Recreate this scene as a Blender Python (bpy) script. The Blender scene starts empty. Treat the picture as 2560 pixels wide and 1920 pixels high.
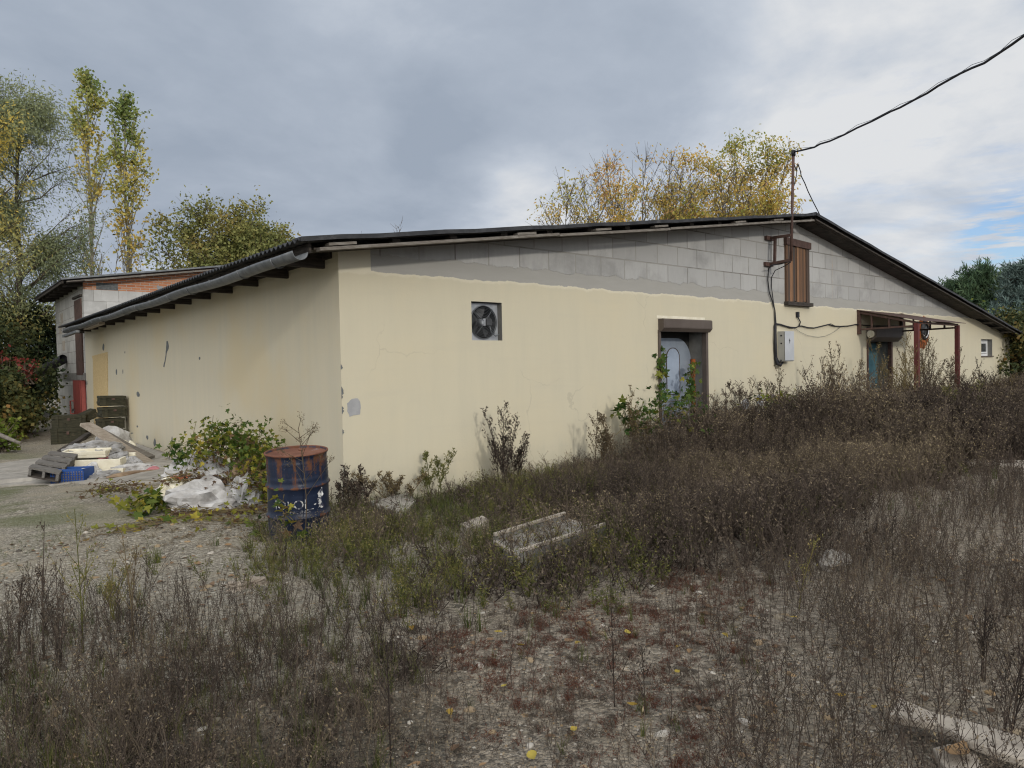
import bpy, math, random
import numpy as np
from mathutils import Vector, Matrix, Euler

# ------------------------------------------------------------------ scene, camera, light
S = bpy.context.scene
COL = S.collection
CAMZ = 1.63
FOC, YAW, PITCH, ROLL = 1769.25, math.radians(39.798), math.radians(-1.518), math.radians(-1.148)
fwd = Vector((math.sin(YAW) * math.cos(PITCH), math.cos(YAW) * math.cos(PITCH), math.sin(PITCH)))
_r = Vector((math.cos(YAW), -math.sin(YAW), 0))
_u = _r.cross(fwd)
right = _r * math.cos(ROLL) + _u * math.sin(ROLL)
up = _u * math.cos(ROLL) - _r * math.sin(ROLL)
cam_d = bpy.data.cameras.new('camera')
cam = bpy.data.objects.new('camera', cam_d)
COL.objects.link(cam)
M3 = Matrix((right, up, -fwd)).transposed()
cam.matrix_world = Matrix.Translation((0, 0, CAMZ)) @ M3.to_4x4()
cam_d.sensor_width = 36.0
cam_d.lens = 36.0 * FOC / 2560.0
cam_d.clip_start = 0.05
cam_d.clip_end = 3000
S.camera = cam

SUN_EL, SUN_AZ = math.radians(20), math.radians(189.5)      # azimuth clockwise from +Y, towards the sun
sun_to = Vector((math.sin(SUN_AZ) * math.cos(SUN_EL), math.cos(SUN_AZ) * math.cos(SUN_EL), math.sin(SUN_EL)))
sd = bpy.data.lights.new('sun', 'SUN')
sd.energy = 1.18
sd.angle = math.radians(3.5)
sd.color = (1.0, 0.93, 0.82)
sun = bpy.data.objects.new('sun', sd)
COL.objects.link(sun)
sun.rotation_euler = sun_to.to_track_quat('Z', 'Y').to_euler()

S.view_settings.view_transform = 'Standard'
S.view_settings.look = 'None'
S.view_settings.exposure = 0.0
S.view_settings.gamma = 1.0
S.cycles.use_denoising = True
S.cycles.denoising_input_passes = 'RGB_ALBEDO_NORMAL'
S.cycles.denoising_prefilter = 'ACCURATE'
S.cycles.max_bounces = 5
S.cycles.diffuse_bounces = 3
S.cycles.glossy_bounces = 2
S.cycles.transmission_bounces = 3
S.cycles.transparent_max_bounces = 6
S.cycles.filter_width = 1.15
S.cycles.use_adaptive_sampling = True
S.cycles.adaptive_threshold = 0.015
S.cycles.caustics_reflective = False
S.cycles.caustics_refractive = False


def ray(px, py):
    """world direction of a pixel of the 2560 x 1920 photograph"""
    d = fwd * FOC + right * (px - 1280) - up * (py - 960)
    return d.normalized()


ORG = Vector((0, 0, CAMZ))
def onX(px, py, X):
    d = ray(px, py); return ORG + d * (X / d.x)
def onY(px, py, Y):
    d = ray(px, py); return ORG + d * (Y / d.y)
def onZ(px, py, Z=0.0):
    d = ray(px, py); return ORG + d * ((Z - CAMZ) / d.z)
def far(px, py, dist):
    """point at a horizontal distance"""
    d = ray(px, py); return ORG + d * (dist / math.hypot(d.x, d.y))


# ------------------------------------------------------------------ node helpers
def new_mat(name):
    m = bpy.data.materials.new(name)
    m.use_nodes = True
    nt = m.node_tree
    b = nt.nodes['Principled BSDF']
    b.inputs['Specular IOR Level'].default_value = 0.3
    return m, nt, b

class G:
    """small helper for wiring nodes"""
    def __init__(s, nt): s.nt = nt
    def n(s, typ, **kw):
        nd = s.nt.nodes.new(typ)
        for k, v in kw.items():
            if hasattr(nd, k): setattr(nd, k, v)
        return nd
    def link(s, a, b): s.nt.links.new(a, b)
    def val(s, sock, v):
        if isinstance(v, (int, float)): sock.default_value = v
        elif isinstance(v, (tuple, list)):
            if len(sock.default_value) == 4 and len(v) == 3: v = tuple(v) + (1,)
            sock.default_value = v
        else: s.link(v, sock)
    def math(s, op, a, b=0.0, c=0.0, clamp=False):
        nd = s.n('ShaderNodeMath', operation=op); nd.use_clamp = clamp
        s.val(nd.inputs[0], a); s.val(nd.inputs[1], b); s.val(nd.inputs[2], c)
        return nd.outputs[0]
    def vmath(s, op, a, b=(0, 0, 0), scale=None):
        nd = s.n('ShaderNodeVectorMath', operation=op)
        s.val(nd.inputs[0], a); s.val(nd.inputs[1], b)
        if scale is not None: s.val(nd.inputs['Scale'], scale)
        return nd.outputs['Value'] if op in ('DOT_PRODUCT', 'LENGTH') else nd.outputs[0]
    def mix(s, fac, a, b, blend='MIX'):
        nd = s.n('ShaderNodeMix', data_type='RGBA', blend_type=blend)
        s.val(nd.inputs[0], fac); s.val(nd.inputs[6], a); s.val(nd.inputs[7], b)
        return nd.outputs[2]
    def noise(s, vec, scale=5, detail=5, rough=0.55, dist=0.0):
        nd = s.n('ShaderNodeTexNoise')
        if vec is not None: s.link(vec, nd.inputs['Vector'])
        nd.inputs['Scale'].default_value = scale; nd.inputs['Detail'].default_value = detail
        nd.inputs['Roughness'].default_value = rough; nd.inputs['Distortion'].default_value = dist
        return nd.outputs['Fac']
    def ramp(s, fac, stops):
        nd = s.n('ShaderNodeValToRGB')
        cr = nd.color_ramp
        while len(cr.elements) < len(stops): cr.elements.new(0.5)
        for e, (p, c) in zip(cr.elements, stops):
            e.position = p; e.color = tuple(c) + (1,) if len(c) == 3 else c
        s.val(nd.inputs[0], fac)
        return nd.outputs['Color']
    def step(s, x, lo, hi):
        nd = s.n('ShaderNodeMapRange'); nd.interpolation_type = 'SMOOTHSTEP'
        s.val(nd.inputs[0], x); s.val(nd.inputs[1], lo); s.val(nd.inputs[2], hi)
        return nd.outputs[0]
    def obj(s): return s.n('ShaderNodeTexCoord').outputs['Object']
    def mapping(s, vec, scale=(1, 1, 1), loc=(0, 0, 0), rot=(0, 0, 0)):
        nd = s.n('ShaderNodeMapping'); s.link(vec, nd.inputs[0])
        nd.inputs['Scale'].default_value = scale; nd.inputs['Location'].default_value = loc; nd.inputs['Rotation'].default_value = rot
        return nd.outputs[0]
    def sep(s, vec):
        nd = s.n('ShaderNodeSeparateXYZ'); s.link(vec, nd.inputs[0]); return nd.outputs
    def comb(s, x, y, z):
        nd = s.n('ShaderNodeCombineXYZ'); s.val(nd.inputs[0], x); s.val(nd.inputs[1], y); s.val(nd.inputs[2], z); return nd.outputs[0]
    def bump(s, h, strength, dist, bsdf):
        nd = s.n('ShaderNodeBump'); s.link(h, nd.inputs['Height'])
        nd.inputs['Strength'].default_value = strength; nd.inputs['Distance'].default_value = dist
        s.link(nd.outputs[0], bsdf.inputs['Normal'])


def simple(name, c1, c2=None, scale=4, stretch=(1, 1, 1), rough=0.85, metal=0.0, bump=0.3, bdist=0.01, c3=None, s3=1.3, th3=(0.55, 0.7), bscale=None):
    """two colours mixed by noise, an optional third in patches, and a fine bump"""
    m, nt, b = new_mat(name); g = G(nt)
    co = g.mapping(g.obj(), stretch)
    f = g.noise(co, scale, 7, 0.6)
    c = g.mix(g.step(f, 0.35, 0.65), c1, c2 or tuple(x * 0.75 for x in c1))
    if c3:
        c = g.mix(g.step(g.noise(g.obj(), s3, 8, 0.65), *th3), c, c3)
    g.link(c, b.inputs['Base Color'])
    b.inputs['Roughness'].default_value = rough
    b.inputs['Metallic'].default_value = metal
    if bump: g.bump(g.noise(co, bscale or scale * 4, 6, 0.6), bump, bdist, b)
    return m


def tint_mat(name, stops, rough=0.75, trans=0.0):
    """colour along a ramp by the mesh's own per-plant tint value; leaves let some light through"""
    m, nt, b = new_mat(name); g = G(nt)
    at = g.n('ShaderNodeAttribute'); at.attribute_name = 'tint'
    c = g.ramp(at.outputs['Fac'], stops)
    g.link(c, b.inputs['Base Color'])
    b.inputs['Roughness'].default_value = rough
    b.inputs['Specular IOR Level'].default_value = 0.15
    if trans:
        t = g.n('ShaderNodeBsdfTranslucent'); g.link(c, t.inputs['Color'])
        mx = g.n('ShaderNodeMixShader'); mx.inputs[0].default_value = trans
        g.link(b.outputs[0], mx.inputs[1]); g.link(t.outputs[0], mx.inputs[2])
        g.link(mx.outputs[0], nt.nodes['Material Output'].inputs['Surface'])
    return m


# ------------------------------------------------------------------ sky: physical sky above broken autumn cloud
def build_sky():
    w = bpy.data.worlds.new('World'); S.world = w; w.use_nodes = True
    nt = w.node_tree; g = G(nt)
    bg = nt.nodes['Background']
    sky = g.n('ShaderNodeTexSky'); sky.sky_type = 'NISHITA'; sky.sun_disc = False
    sky.sun_elevation = SUN_EL; sky.sun_rotation = SUN_AZ
    bg.inputs['Strength'].default_value = 0.1
    d = g.n('ShaderNodeTexCoord').outputs['Generated']
    x, y, z = g.sep(d)
    den = g.math('ADD', g.math('MAXIMUM', z, 0.0), 0.22)
    p = g.comb(g.math('DIVIDE', x, den), g.math('DIVIDE', y, den), 0.0)
    p1 = g.mapping(p, (1.0, 1.0, 1.0), (3.1, 1.7, 0.4))
    n1 = g.noise(p1, 1.25, 8, 0.56, 0.5)
    n2 = g.noise(p1, 4.2, 6, 0.55, 0.2)
    v = g.math('ADD', g.math('MULTIPLY', n1, 1.0), g.math('MULTIPLY', g.math('SUBTRACT', n2, 0.5), 0.40))
    def blob(px, py, k, a):
        c = ray(px, py)
        dp = g.math('MAXIMUM', g.vmath('DOT_PRODUCT', d, tuple(c)), 0.0)
        return g.math('MULTIPLY', g.math('POWER', dp, k), a)
    for px, py, k, a in SKY_BLOBS:
        v = g.math('ADD', v, blob(px, py, k, a))
    c = g.ramp(v, SKY_RAMP)
    # broad sky glow added behind the camera to lift the shaded side wall
    gl = (math.sin(math.radians(226)) * .8, math.cos(math.radians(226)) * .8, .6)      # turned left of the sun so it reaches the side wall
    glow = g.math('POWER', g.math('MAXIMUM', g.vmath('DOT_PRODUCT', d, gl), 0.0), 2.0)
    c = g.mix(1.0, c, g.mix(g.math('MULTIPLY', glow, 1.0, clamp=True), (0, 0, 0), (FILL_GLOW, FILL_GLOW * 0.94, FILL_GLOW * 0.85)), 'ADD')
    hole = g.math('MULTIPLY', g.math('ADD', blob(2540, 588, 900, 1.5), blob(2470, 600, 3000, 0.8)), g.step(g.noise(g.mapping(d, (3, 3, 22)), 5, 6, 0.6), 0.38, 0.62), clamp=True)
    hole = g.math('ADD', hole, g.math('MULTIPLY', g.math('MULTIPLY', blob(2480, 470, 60, 1.0), g.step(g.noise(g.mapping(d, (2, 2, 9)), 4, 6, 0.6), 0.5, 0.75)), 0.4), clamp=True)
    skyc = g.vmath('MULTIPLY', sky.outputs[0], (0.95 * SKY_GAIN, 1.05 * SKY_GAIN, 1.30 * SKY_GAIN))
    c10 = g.vmath('SCALE', c, scale=10.0)
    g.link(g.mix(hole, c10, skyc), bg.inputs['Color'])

SKY_BLOBS = [(1950, 130, 30, 0.22), (2450, 40, 50, 0.16), (1290, 470, 420, 0.30), (1560, 545, 500, 0.20), (1080, 350, 420, -0.24), (380, 560, 50, -0.12),
             (1640, 300, 300, -0.20), (60, 60, 50, -0.12), (2250, 520, 160, 0.16), (1850, 500, 300, 0.08), (760, 60, 80, 0.05), (2300, 330, 300, -0.10),
             (930, 540, 400, -0.08), (700, 330, 120, -0.04)]
SKY_RAMP = [(0.22, (0.335, 0.39, 0.475)), (0.46, (0.425, 0.48, 0.565)), (0.62, (0.54, 0.59, 0.665)), (0.80, (0.74, 0.755, 0.775))]
FILL_GLOW = 1.6
SKY_GAIN = 1.35
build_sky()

# ------------------------------------------------------------------ object helpers
def link(o, parent=None):
    COL.objects.link(o)
    if parent is not None: o.parent = parent
    return o

def tag(o, label=None, cat=None, group=None, kind=None):
    if label: o['label'] = label
    if cat: o['category'] = cat
    if group: o['group'] = group
    if kind: o['kind'] = kind
    return o

def thing(name, loc, label, cat, group=None, rot=(0, 0, 0)):
    o = bpy.data.objects.new(name, None)
    o.empty_display_size = 0.1
    o.location = loc; o.rotation_euler = rot
    link(o)
    return tag(o, label, cat, group)

def rootloc(o):
    """world position of an object through its (unrotated) parents"""
    p = Vector((0, 0, 0))
    while o is not None:
        p += o.location; o = o.parent
    return p

class MB:
    """collects shapes, then links them as ONE mesh object"""
    def __init__(s): s.v = []; s.f = []; s.sm = []
    def poly(s, pts, faces, smooth=False):
        k = len(s.v); s.v += [Vector(p) for p in pts]
        s.f += [[k + i for i in f] for f in faces]; s.sm += [smooth] * len(faces)
    def hexa(s, a):
        s.poly(a, [(0, 3, 2, 1), (4, 5, 6, 7), (0, 1, 5, 4), (1, 2, 6, 5), (2, 3, 7, 6), (3, 0, 4, 7)])
    def box(s, lo, hi):
        (a, b, c), (d, e, f) = lo, hi
        s.hexa([(a, b, c), (d, b, c), (d, e, c), (a, e, c), (a, b, f), (d, b, f), (d, e, f), (a, e, f)])
    def bar(s, p, q, w, h, upv=(0, 0, 1)):
        p, q = Vector(p), Vector(q); d = (q - p).normalized()
        sx = d.cross(Vector(upv))
        if sx.length < 1e-4: sx = d.cross(Vector((0, 1, 0)))
        sx.normalize(); sy = sx.cross(d)
        a = sx * (w / 2); b = sy * (h / 2)
        s.hexa([p - a - b, p + a - b, p + a + b, p - a + b, q - a - b, q + a - b, q + a + b, q - a + b])
    def tube(s, pts, r, n=8, caps=True, smooth=True):
        pts = [Vector(p) for p in pts]
        rr = r if isinstance(r, (list, tuple)) else [r] * len(pts)
        k = len(s.v); prev = None
        for i, p in enumerate(pts):
            d = (pts[min(i + 1, len(pts) - 1)] - pts[max(i - 1, 0)])
            d = d.normalized() if d.length > 1e-9 else Vector((0, 0, 1))
            a = prev if prev is not None else (Vector((0, 0, 1)) if abs(d.z) < 0.9 else Vector((1, 0, 0)))
            a = (a - d * a.dot(d))
            a.normalize(); prev = a; b = d.cross(a)
            for j in range(n):
                t = 2 * math.pi * j / n
                s.v.append(p + (a * math.cos(t) + b * math.sin(t)) * rr[i])
        for i in range(len(pts) - 1):
            for j in range(n):
                s.f.append([k + i * n + j, k + i * n + (j + 1) % n, k + (i + 1) * n + (j + 1) % n, k + (i + 1) * n + j]); s.sm.append(smooth)
        if caps:
            s.f.append([k + j for j in range(n)][::-1]); s.sm.append(False)
            s.f.append([k + (len(pts) - 1) * n + j for j in range(n)]); s.sm.append(False)
    def prism(s, pts, vec):
        n = len(pts); v = Vector(vec)
        P = [Vector(p) for p in pts]
        s.poly(P + [p + v for p in P], [list(range(n))[::-1], [n + i for i in range(n)]] + [(i, (i + 1) % n, n + (i + 1) % n, n + i) for i in range(n)])
    def lathe(s, prof, n=32, c=(0, 0, 0)):
        k = len(s.v); c = Vector(c)
        for (r, z) in prof:
            for j in range(n):
                t = 2 * math.pi * j / n
                s.v.append(c + Vector((r * math.cos(t), r * math.sin(t), z)))
        for i in range(len(prof) - 1):
            for j in range(n):
                s.f.append([k + i * n + j, k + i * n + (j + 1) % n, k + (i + 1) * n + (j + 1) % n, k + (i + 1) * n + j]); s.sm.append(True)
    def ring(s, c, ax, R, r, n=32, m=6):
        """torus round c with axis ax"""
        ax = Vector(ax).normalized(); a = ax.orthogonal().normalized(); b = ax.cross(a); c = Vector(c)
        k = len(s.v)
        for i in range(n):
            t = 2 * math.pi * i / n; e = a * math.cos(t) + b * math.sin(t)
            for j in range(m):
                q = 2 * math.pi * j / m
                s.v.append(c + e * (R + r * math.cos(q)) + ax * (r * math.sin(q)))
        for i in range(n):
            for j in range(m):
                s.f.append([k + i * m + j, k + ((i + 1) % n) * m + j, k + ((i + 1) % n) * m + (j + 1) % m, k + i * m + (j + 1) % m]); s.sm.append(True)
    def build(s, name, mat, parent=None, local=False, bevel=0.0):
        off = Vector((0, 0, 0)) if (local or parent is None) else rootloc(parent)
        me = bpy.data.meshes.new(name)
        me.from_pydata([tuple(p - off) for p in s.v], [], s.f)
        me.polygons.foreach_set('use_smooth', s.sm)
        me.materials.append(mat)
        o = bpy.data.objects.new(name, me)
        link(o, parent)
        if bevel:
            bv = o.modifiers.new('bevel', 'BEVEL'); bv.width = bevel; bv.segments = 2; bv.limit_method = 'ANGLE'
        return o

# quads in bulk (plants, stones): numpy arrays straight into a mesh
class Q:
    def __init__(s): s.V = []; s.F = []; s.T = []; s.n = 0
    def add(s, V, F, T):
        V = np.asarray(V, float).reshape(-1, 3); F = np.asarray(F, int).reshape(-1, 4)
        s.V.append(V); s.F.append(F + s.n); s.T.append(np.broadcast_to(np.asarray(T, float), (len(V),)).copy()); s.n += len(V)
    def arrays(s):
        return np.concatenate(s.V), np.concatenate(s.F), np.concatenate(s.T)
    def build(s, name, mat, parent=None, smooth=False):
        V, F, T = s.arrays()
        if parent is not None: V = V - np.array(rootloc(parent))
        me = bpy.data.meshes.new(name)
        me.vertices.add(len(V)); me.vertices.foreach_set('co', V.astype(np.float32).ravel())
        me.loops.add(F.size); me.loops.foreach_set('vertex_index', F.astype(np.int32).ravel())
        me.polygons.add(len(F)); me.polygons.foreach_set('loop_start', (np.arange(len(F)) * 4).astype(np.int32))
        me.polygons.foreach_set('loop_total', np.full(len(F), 4, np.int32))
        me.update(calc_edges=True)
        if smooth: me.polygons.foreach_set('use_smooth', np.ones(len(F), bool))
        a = me.attributes.new('tint', 'FLOAT', 'POINT'); a.data.foreach_set('value', T.astype(np.float32))
        me.materials.append(mat)
        o = bpy.data.objects.new(name, me)
        return link(o, parent)

def qtube(q, pts, r0, r1, t, n=3):
    """thin tapering tube as quads"""
    pts = np.asarray(pts, float); m = len(pts)
    d = np.gradient(pts, axis=0); d /= np.linalg.norm(d, axis=1, keepdims=True) + 1e-9
    ref = np.where(np.abs(d[:, 2:3]) < 0.9, np.array([[0, 0, 1.0]]), np.array([[1.0, 0, 0]]))
    a = np.cross(d, ref); a /= np.linalg.norm(a, axis=1, keepdims=True) + 1e-9
    b = np.cross(d, a)
    r = np.linspace(r0, r1, m)[:, None]
    ang = 2 * np.pi * np.arange(n) / n
    V = pts[:, None, :] + r[:, :, None] * (a[:, None, :] * np.cos(ang)[None, :, None] + b[:, None, :] * np.sin(ang)[None, :, None])
    F = []
    for i in range(m - 1):
        for j in range(n):
            F.append((i * n + j, i * n + (j + 1) % n, (i + 1) * n + (j + 1) % n, (i + 1) * n + j))
    q.add(V.reshape(-1, 3), F, t)

def qleaves(q, P, D, L, W, T, rng, fold=0.0):
    """one diamond leaf per point: P base, D direction, L length, W half width"""
    P = np.asarray(P, float); n = len(P)
    if n == 0: return
    D = np.asarray(D, float); D = D / (np.linalg.norm(D, axis=1, keepdims=True) + 1e-9)
    s = np.cross(D, rng.normal(size=(n, 3))); s /= np.linalg.norm(s, axis=1, keepdims=True) + 1e-9
    nn = np.cross(D, s)
    L = np.broadcast_to(L, (n,))[:, None]; W = np.broadcast_to(W, (n,))[:, None]
    mid = P + D * L * 0.45
    V = np.stack([P, mid + s * W + nn * W * fold, P + D * L, mid - s * W + nn * W * fold], 1)
    F = np.arange(n * 4).reshape(n, 4)
    q.add(V.reshape(-1, 3), F, np.repeat(np.broadcast_to(T, (n,)), 4))

def vnoise(x, y, seed=0):
    """smooth value noise, vectorised"""
    x = np.asarray(x, float); y = np.asarray(y, float)
    xi = np.floor(x).astype(int); yi = np.floor(y).astype(int); fx = x - xi; fy = y - yi
    fx = fx * fx * (3 - 2 * fx); fy = fy * fy * (3 - 2 * fy)
    def h(a, b):
        k = np.sin(a * 127.1 + b * 311.7 + seed * 74.7) * 43758.5453
        return k - np.floor(k)
    return (h(xi, yi) * (1 - fx) + h(xi + 1, yi) * fx) * (1 - fy) + (h(xi, yi + 1) * (1 - fx) + h(xi + 1, yi + 1) * fx) * fy

def sst(x, a, b):
    t = np.clip((np.asarray(x, float) - a) / (b - a), 0, 1); return t * t * (3 - 2 * t)

def gz(x, y):
    """height of the ground"""
    x = np.asarray(x, float); y = np.asarray(y, float)
    drop = -0.2 * sst(y, 9.5, 15) * sst(-x, -3.9, -3.0)
    rough = 0.05 * (vnoise(x * 0.9, y * 0.9, 3) - 0.5) + 0.03 * (vnoise(x * 2.7, y * 2.7, 5) - 0.5)
    return drop + rough * sst(np.hypot(x, y), 0, 1)
def gzf(x, y): return float(gz(x, y))

X0, YG, YB = 3.757, 7.62, 24.3      # side wall plane, gable plane, back of the warehouse
XR = 28.28
ZP = 2.79                           # top of the yellow paint

# ------------------------------------------------------------------ materials
def wall_material():
    m, nt, b = new_mat('painted_plaster_and_blocks'); g = G(nt)
    co = g.obj(); x, y, z = g.sep(co)
    flat = g.comb(x, z, 0.0)
    # yellow paint with rain streaks and grime
    st = g.noise(g.mapping(co, (1.6, 1.6, 0.2)), 3, 8, 0.68)
    big = g.noise(co, 0.7, 6, 0.6)
    yel = g.mix(g.step(st, 0.35, 0.7), (0.535, 0.495, 0.378), (0.512, 0.476, 0.366))
    yel = g.mix(g.step(big, 0.4, 0.75), yel, (0.548, 0.497, 0.366))
    yel = g.mix(g.math('MULTIPLY', g.step(g.noise(co, 21, 5, 0.75), 0.66, 0.74), 0.35), yel, (0.40, 0.36, 0.28))
    yel = g.mix(g.math('MULTIPLY', g.step(g.noise(g.mapping(co, (0.35, 0.35, 3.0)), 2.2, 6, 0.6), 0.5, 0.72), 0.35), yel, (0.49, 0.455, 0.358))
    vc = g.n('ShaderNodeTexVoronoi', feature='DISTANCE_TO_EDGE'); vc.inputs['Scale'].default_value = 0.55
    wv = g.n('ShaderNodeTexNoise'); wv.inputs['Scale'].default_value = 2.5; wv.inputs['Detail'].default_value = 6; g.link(co, wv.inputs['Vector'])
    g.link(g.vmath('ADD', co, g.vmath('SCALE', wv.outputs['Color'], scale=0.35)), vc.inputs['Vector'])
    crack = g.math('MULTIPLY', g.step(vc.outputs['Distance'], 0.004, 0.001), g.step(g.noise(co, 0.6, 4, 0.5), 0.5, 0.6))
    yel = g.mix(g.math('MULTIPLY', crack, 0.25), yel, (0.25, 0.23, 0.19))
    low = g.math('MULTIPLY', g.step(g.math('ADD', z, g.math('MULTIPLY', g.noise(g.mapping(co, (2, 2, 0.8)), 2.5, 7, 0.65), 1.5)), 1.35, 0.45), 0.6)
    yel = g.mix(low, yel, (0.40, 0.385, 0.31))
    # blocks
    def bricks(wd, ht, ofs, mort):
        bt = g.n('ShaderNodeTexBrick')
        wob = g.mix(0.012, flat, g.n('ShaderNodeTexNoise').outputs['Color'])
        g.link(wob, bt.inputs['Vector'])
        bt.offset = ofs
        bt.inputs['Scale'].default_value = 1.0
        bt.inputs['Brick Width'].default_value = wd; bt.inputs['Row Height'].default_value = ht
        bt.inputs['Mortar Size'].default_value = mort; bt.inputs['Mortar Smooth'].default_value = 0.25
        bt.inputs['Bias'].default_value = 0.0
        bt.inputs['Color1'].default_value = (0.335, 0.335, 0.33, 1); bt.inputs['Color2'].default_value = (0.405, 0.405, 0.40, 1)
        bt.inputs['Mortar'].default_value = (0.17, 0.16, 0.145, 1)
        return bt
    bt = bricks(0.55, 0.326, 0.5, 0.011)
    blk = g.mix(g.step(g.noise(g.mapping(co, (7, 7, 1.1)), 2.6, 6, 0.65), 0.35, 0.72), bt.outputs['Color'], (0.33, 0.335, 0.33), 'MIX')
    blk = g.mix(0.5, bt.outputs['Color'], blk)
    blk = g.mix(g.math('MULTIPLY', g.step(g.noise(g.mapping(co, (9, 9, 0.7)), 2.2, 5, 0.7), 0.6, 0.75), 0.5), blk, (0.52, 0.52, 0.50))
    blk = g.mix(g.math('MULTIPLY', g.step(g.noise(co, 1.2, 6, 0.65), 0.48, 0.68), 0.6), blk, (0.22, 0.22, 0.215))
    rust = g.math('MULTIPLY', g.step(g.math('ABSOLUTE', g.math('SUBTRACT', x, 12.02)), 0.05, 0.0), g.step(g.noise(g.mapping(co, (30, 30, 3)), 2, 4, 0.6), 0.45, 0.7))
    blk = g.mix(g.math('MULTIPLY', rust, 0.55), blk, (0.42, 0.27, 0.12))
    # grey render band, ragged top edge, and smears along some joints
    rag = g.math('MULTIPLY', g.math('SUBTRACT', g.noise(g.mapping(co, (1, 1, 0.6)), 2.3, 8, 0.7), 0.5), 0.30)
    band = g.step(g.math('ADD', z, rag), ZP + 0.215, ZP + 0.200)
    smear = g.math('MULTIPLY', g.step(bt.outputs['Fac'], 0.3, 0.6), g.step(g.noise(co, 1.1, 4, 0.55), 0.44, 0.52))
    bandc = g.mix(g.noise(g.mapping(co, (1, 1, 5)), 2, 6, 0.6), (0.29, 0.285, 0.265), (0.36, 0.355, 0.335))
    grey = g.mix(g.math('MAXIMUM', band, g.math('MULTIPLY', smear, 0.7)), blk, bandc)
    edge = g.math('MULTIPLY', g.math('SUBTRACT', g.noise(co, 3.0, 7, 0.65), 0.5), 0.13)
    isy = g.math('MAXIMUM', g.step(g.math('ADD', z, edge), ZP + 0.004, ZP - 0.004), g.step(g.math('ADD', x, g.math('MULTIPLY', edge, 0.3)), 0.424, 0.418))
    pale = g.math('MULTIPLY', g.step(g.math('ADD', z, g.math('MULTIPLY', edge, 1.6)), ZP - 0.05, ZP - 0.012), 0.35)
    yel = g.mix(pale, yel, (0.70, 0.66, 0.55))
    c = g.mix(isy, grey, yel)
    g.link(c, b.inputs['Base Color']); b.inputs['Roughness'].default_value = 0.9
    h = g.math('ADD', g.math('MULTIPLY', g.noise(co, 45, 5, 0.6), 0.25), g.math('MULTIPLY', g.math('MULTIPLY', g.math('SUBTRACT', 1.0, bt.outputs['Fac']), g.math('SUBTRACT', 1.0, g.math('MAXIMUM', isy, band))), 0.9))
    h = g.math('ADD', h, g.math('MULTIPLY', g.noise(co, 2.2, 4, 0.5), 0.8))
    h = g.math('ADD', h, g.math('MULTIPLY', isy, 0.5))
    g.bump(h, 0.5, 0.012, b)
    return m

def side_material():
    m, nt, b = new_mat('weathered_cream_plaster'); g = G(nt)
    co = g.obj(); x, y, z = g.sep(co)
    st = g.noise(g.mapping(co, (1.7, 1.7, 0.14)), 3.2, 8, 0.68)
    c = g.mix(g.step(st, 0.3, 0.72), (0.560, 0.512, 0.392), (0.525, 0.488, 0.383))
    c = g.mix(g.step(g.noise(co, 0.45, 6, 0.6), 0.45, 0.7), c, (0.560, 0.485, 0.330))
    c = g.mix(g.math('MULTIPLY', g.step(g.noise(co, 22, 5, 0.75), 0.66, 0.8), 0.35), c, (0.34, 0.33, 0.28))
    low = g.math('MULTIPLY', g.step(g.math('ADD', z, g.math('MULTIPLY', g.noise(g.mapping(co, (2, 2, 0.6)), 2.0, 7, 0.7), 1.5)), 1.2, 0.3), 0.6)
    c = g.mix(low, c, (0.40, 0.385, 0.31))
    peel = g.math('MULTIPLY', g.step(g.noise(g.mapping(co, (1, 1, 0.45)), 8.5, 6, 0.7), 0.715, 0.73), g.step(g.math('ADD', z, 0.0), 1.3, 0.5))
    c = g.mix(peel, c, (0.17, 0.185, 0.19))
    g.link(c, b.inputs['Base Color']); b.inputs['Roughness'].default_value = 0.9
    h = g.math('ADD', g.math('MULTIPLY', g.noise(co, 40, 5, 0.6), 0.25), g.math('MULTIPLY', g.noise(co, 1.7, 4, 0.5), 0.9))
    g.bump(h, 0.45, 0.012, b)
    return m

def block_wall(name, wd, ht, c1, c2, mort, ms, axis, ofs=0.5, shift=(0, 0, 0)):
    m, nt, b = new_mat(name); g = G(nt)
    co = g.obj(); x, y, z = g.sep(co)
    flat = g.comb(x if axis == 'x' else y, z, 0.0)
    flat = g.mapping(flat, (1, 1, 1), shift)
    bt = g.n('ShaderNodeTexBrick'); g.link(g.mix(0.014, flat, g.n('ShaderNodeTexNoise').outputs['Color']), bt.inputs['Vector'])
    bt.offset = ofs
    for k, v in {'Scale': 1.0, 'Brick Width': wd, 'Row Height': ht, 'Mortar Size': ms, 'Mortar Smooth': 0.2, 'Bias': 0.0, 'Color1': c1 + (1,), 'Color2': c2 + (1,), 'Mortar': mort + (1,)}.items():
        bt.inputs[k].default_value = v
    c = g.mix(g.math('MULTIPLY', g.step(g.noise(co, 3, 7, 0.65), 0.45, 0.7), 0.5), bt.outputs['Color'], tuple(min(1, v * 1.25) for v in c2))
    c = g.mix(g.math('MULTIPLY', g.step(g.noise(g.mapping(co, (4, 4, 0.7)), 3, 6, 0.7), 0.55, 0.75), 0.5), c, tuple(v * 0.6 for v in c1))
    g.link(c, b.inputs['Base Color']); b.inputs['Roughness'].default_value = 0.95
    g.bump(g.math('ADD', g.math('SUBTRACT', 1.0, bt.outputs['Fac']), g.math('MULTIPLY', g.noise(co, 30, 5, 0.6), 0.4)), 0.5, 0.01, b)
    return m

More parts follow.
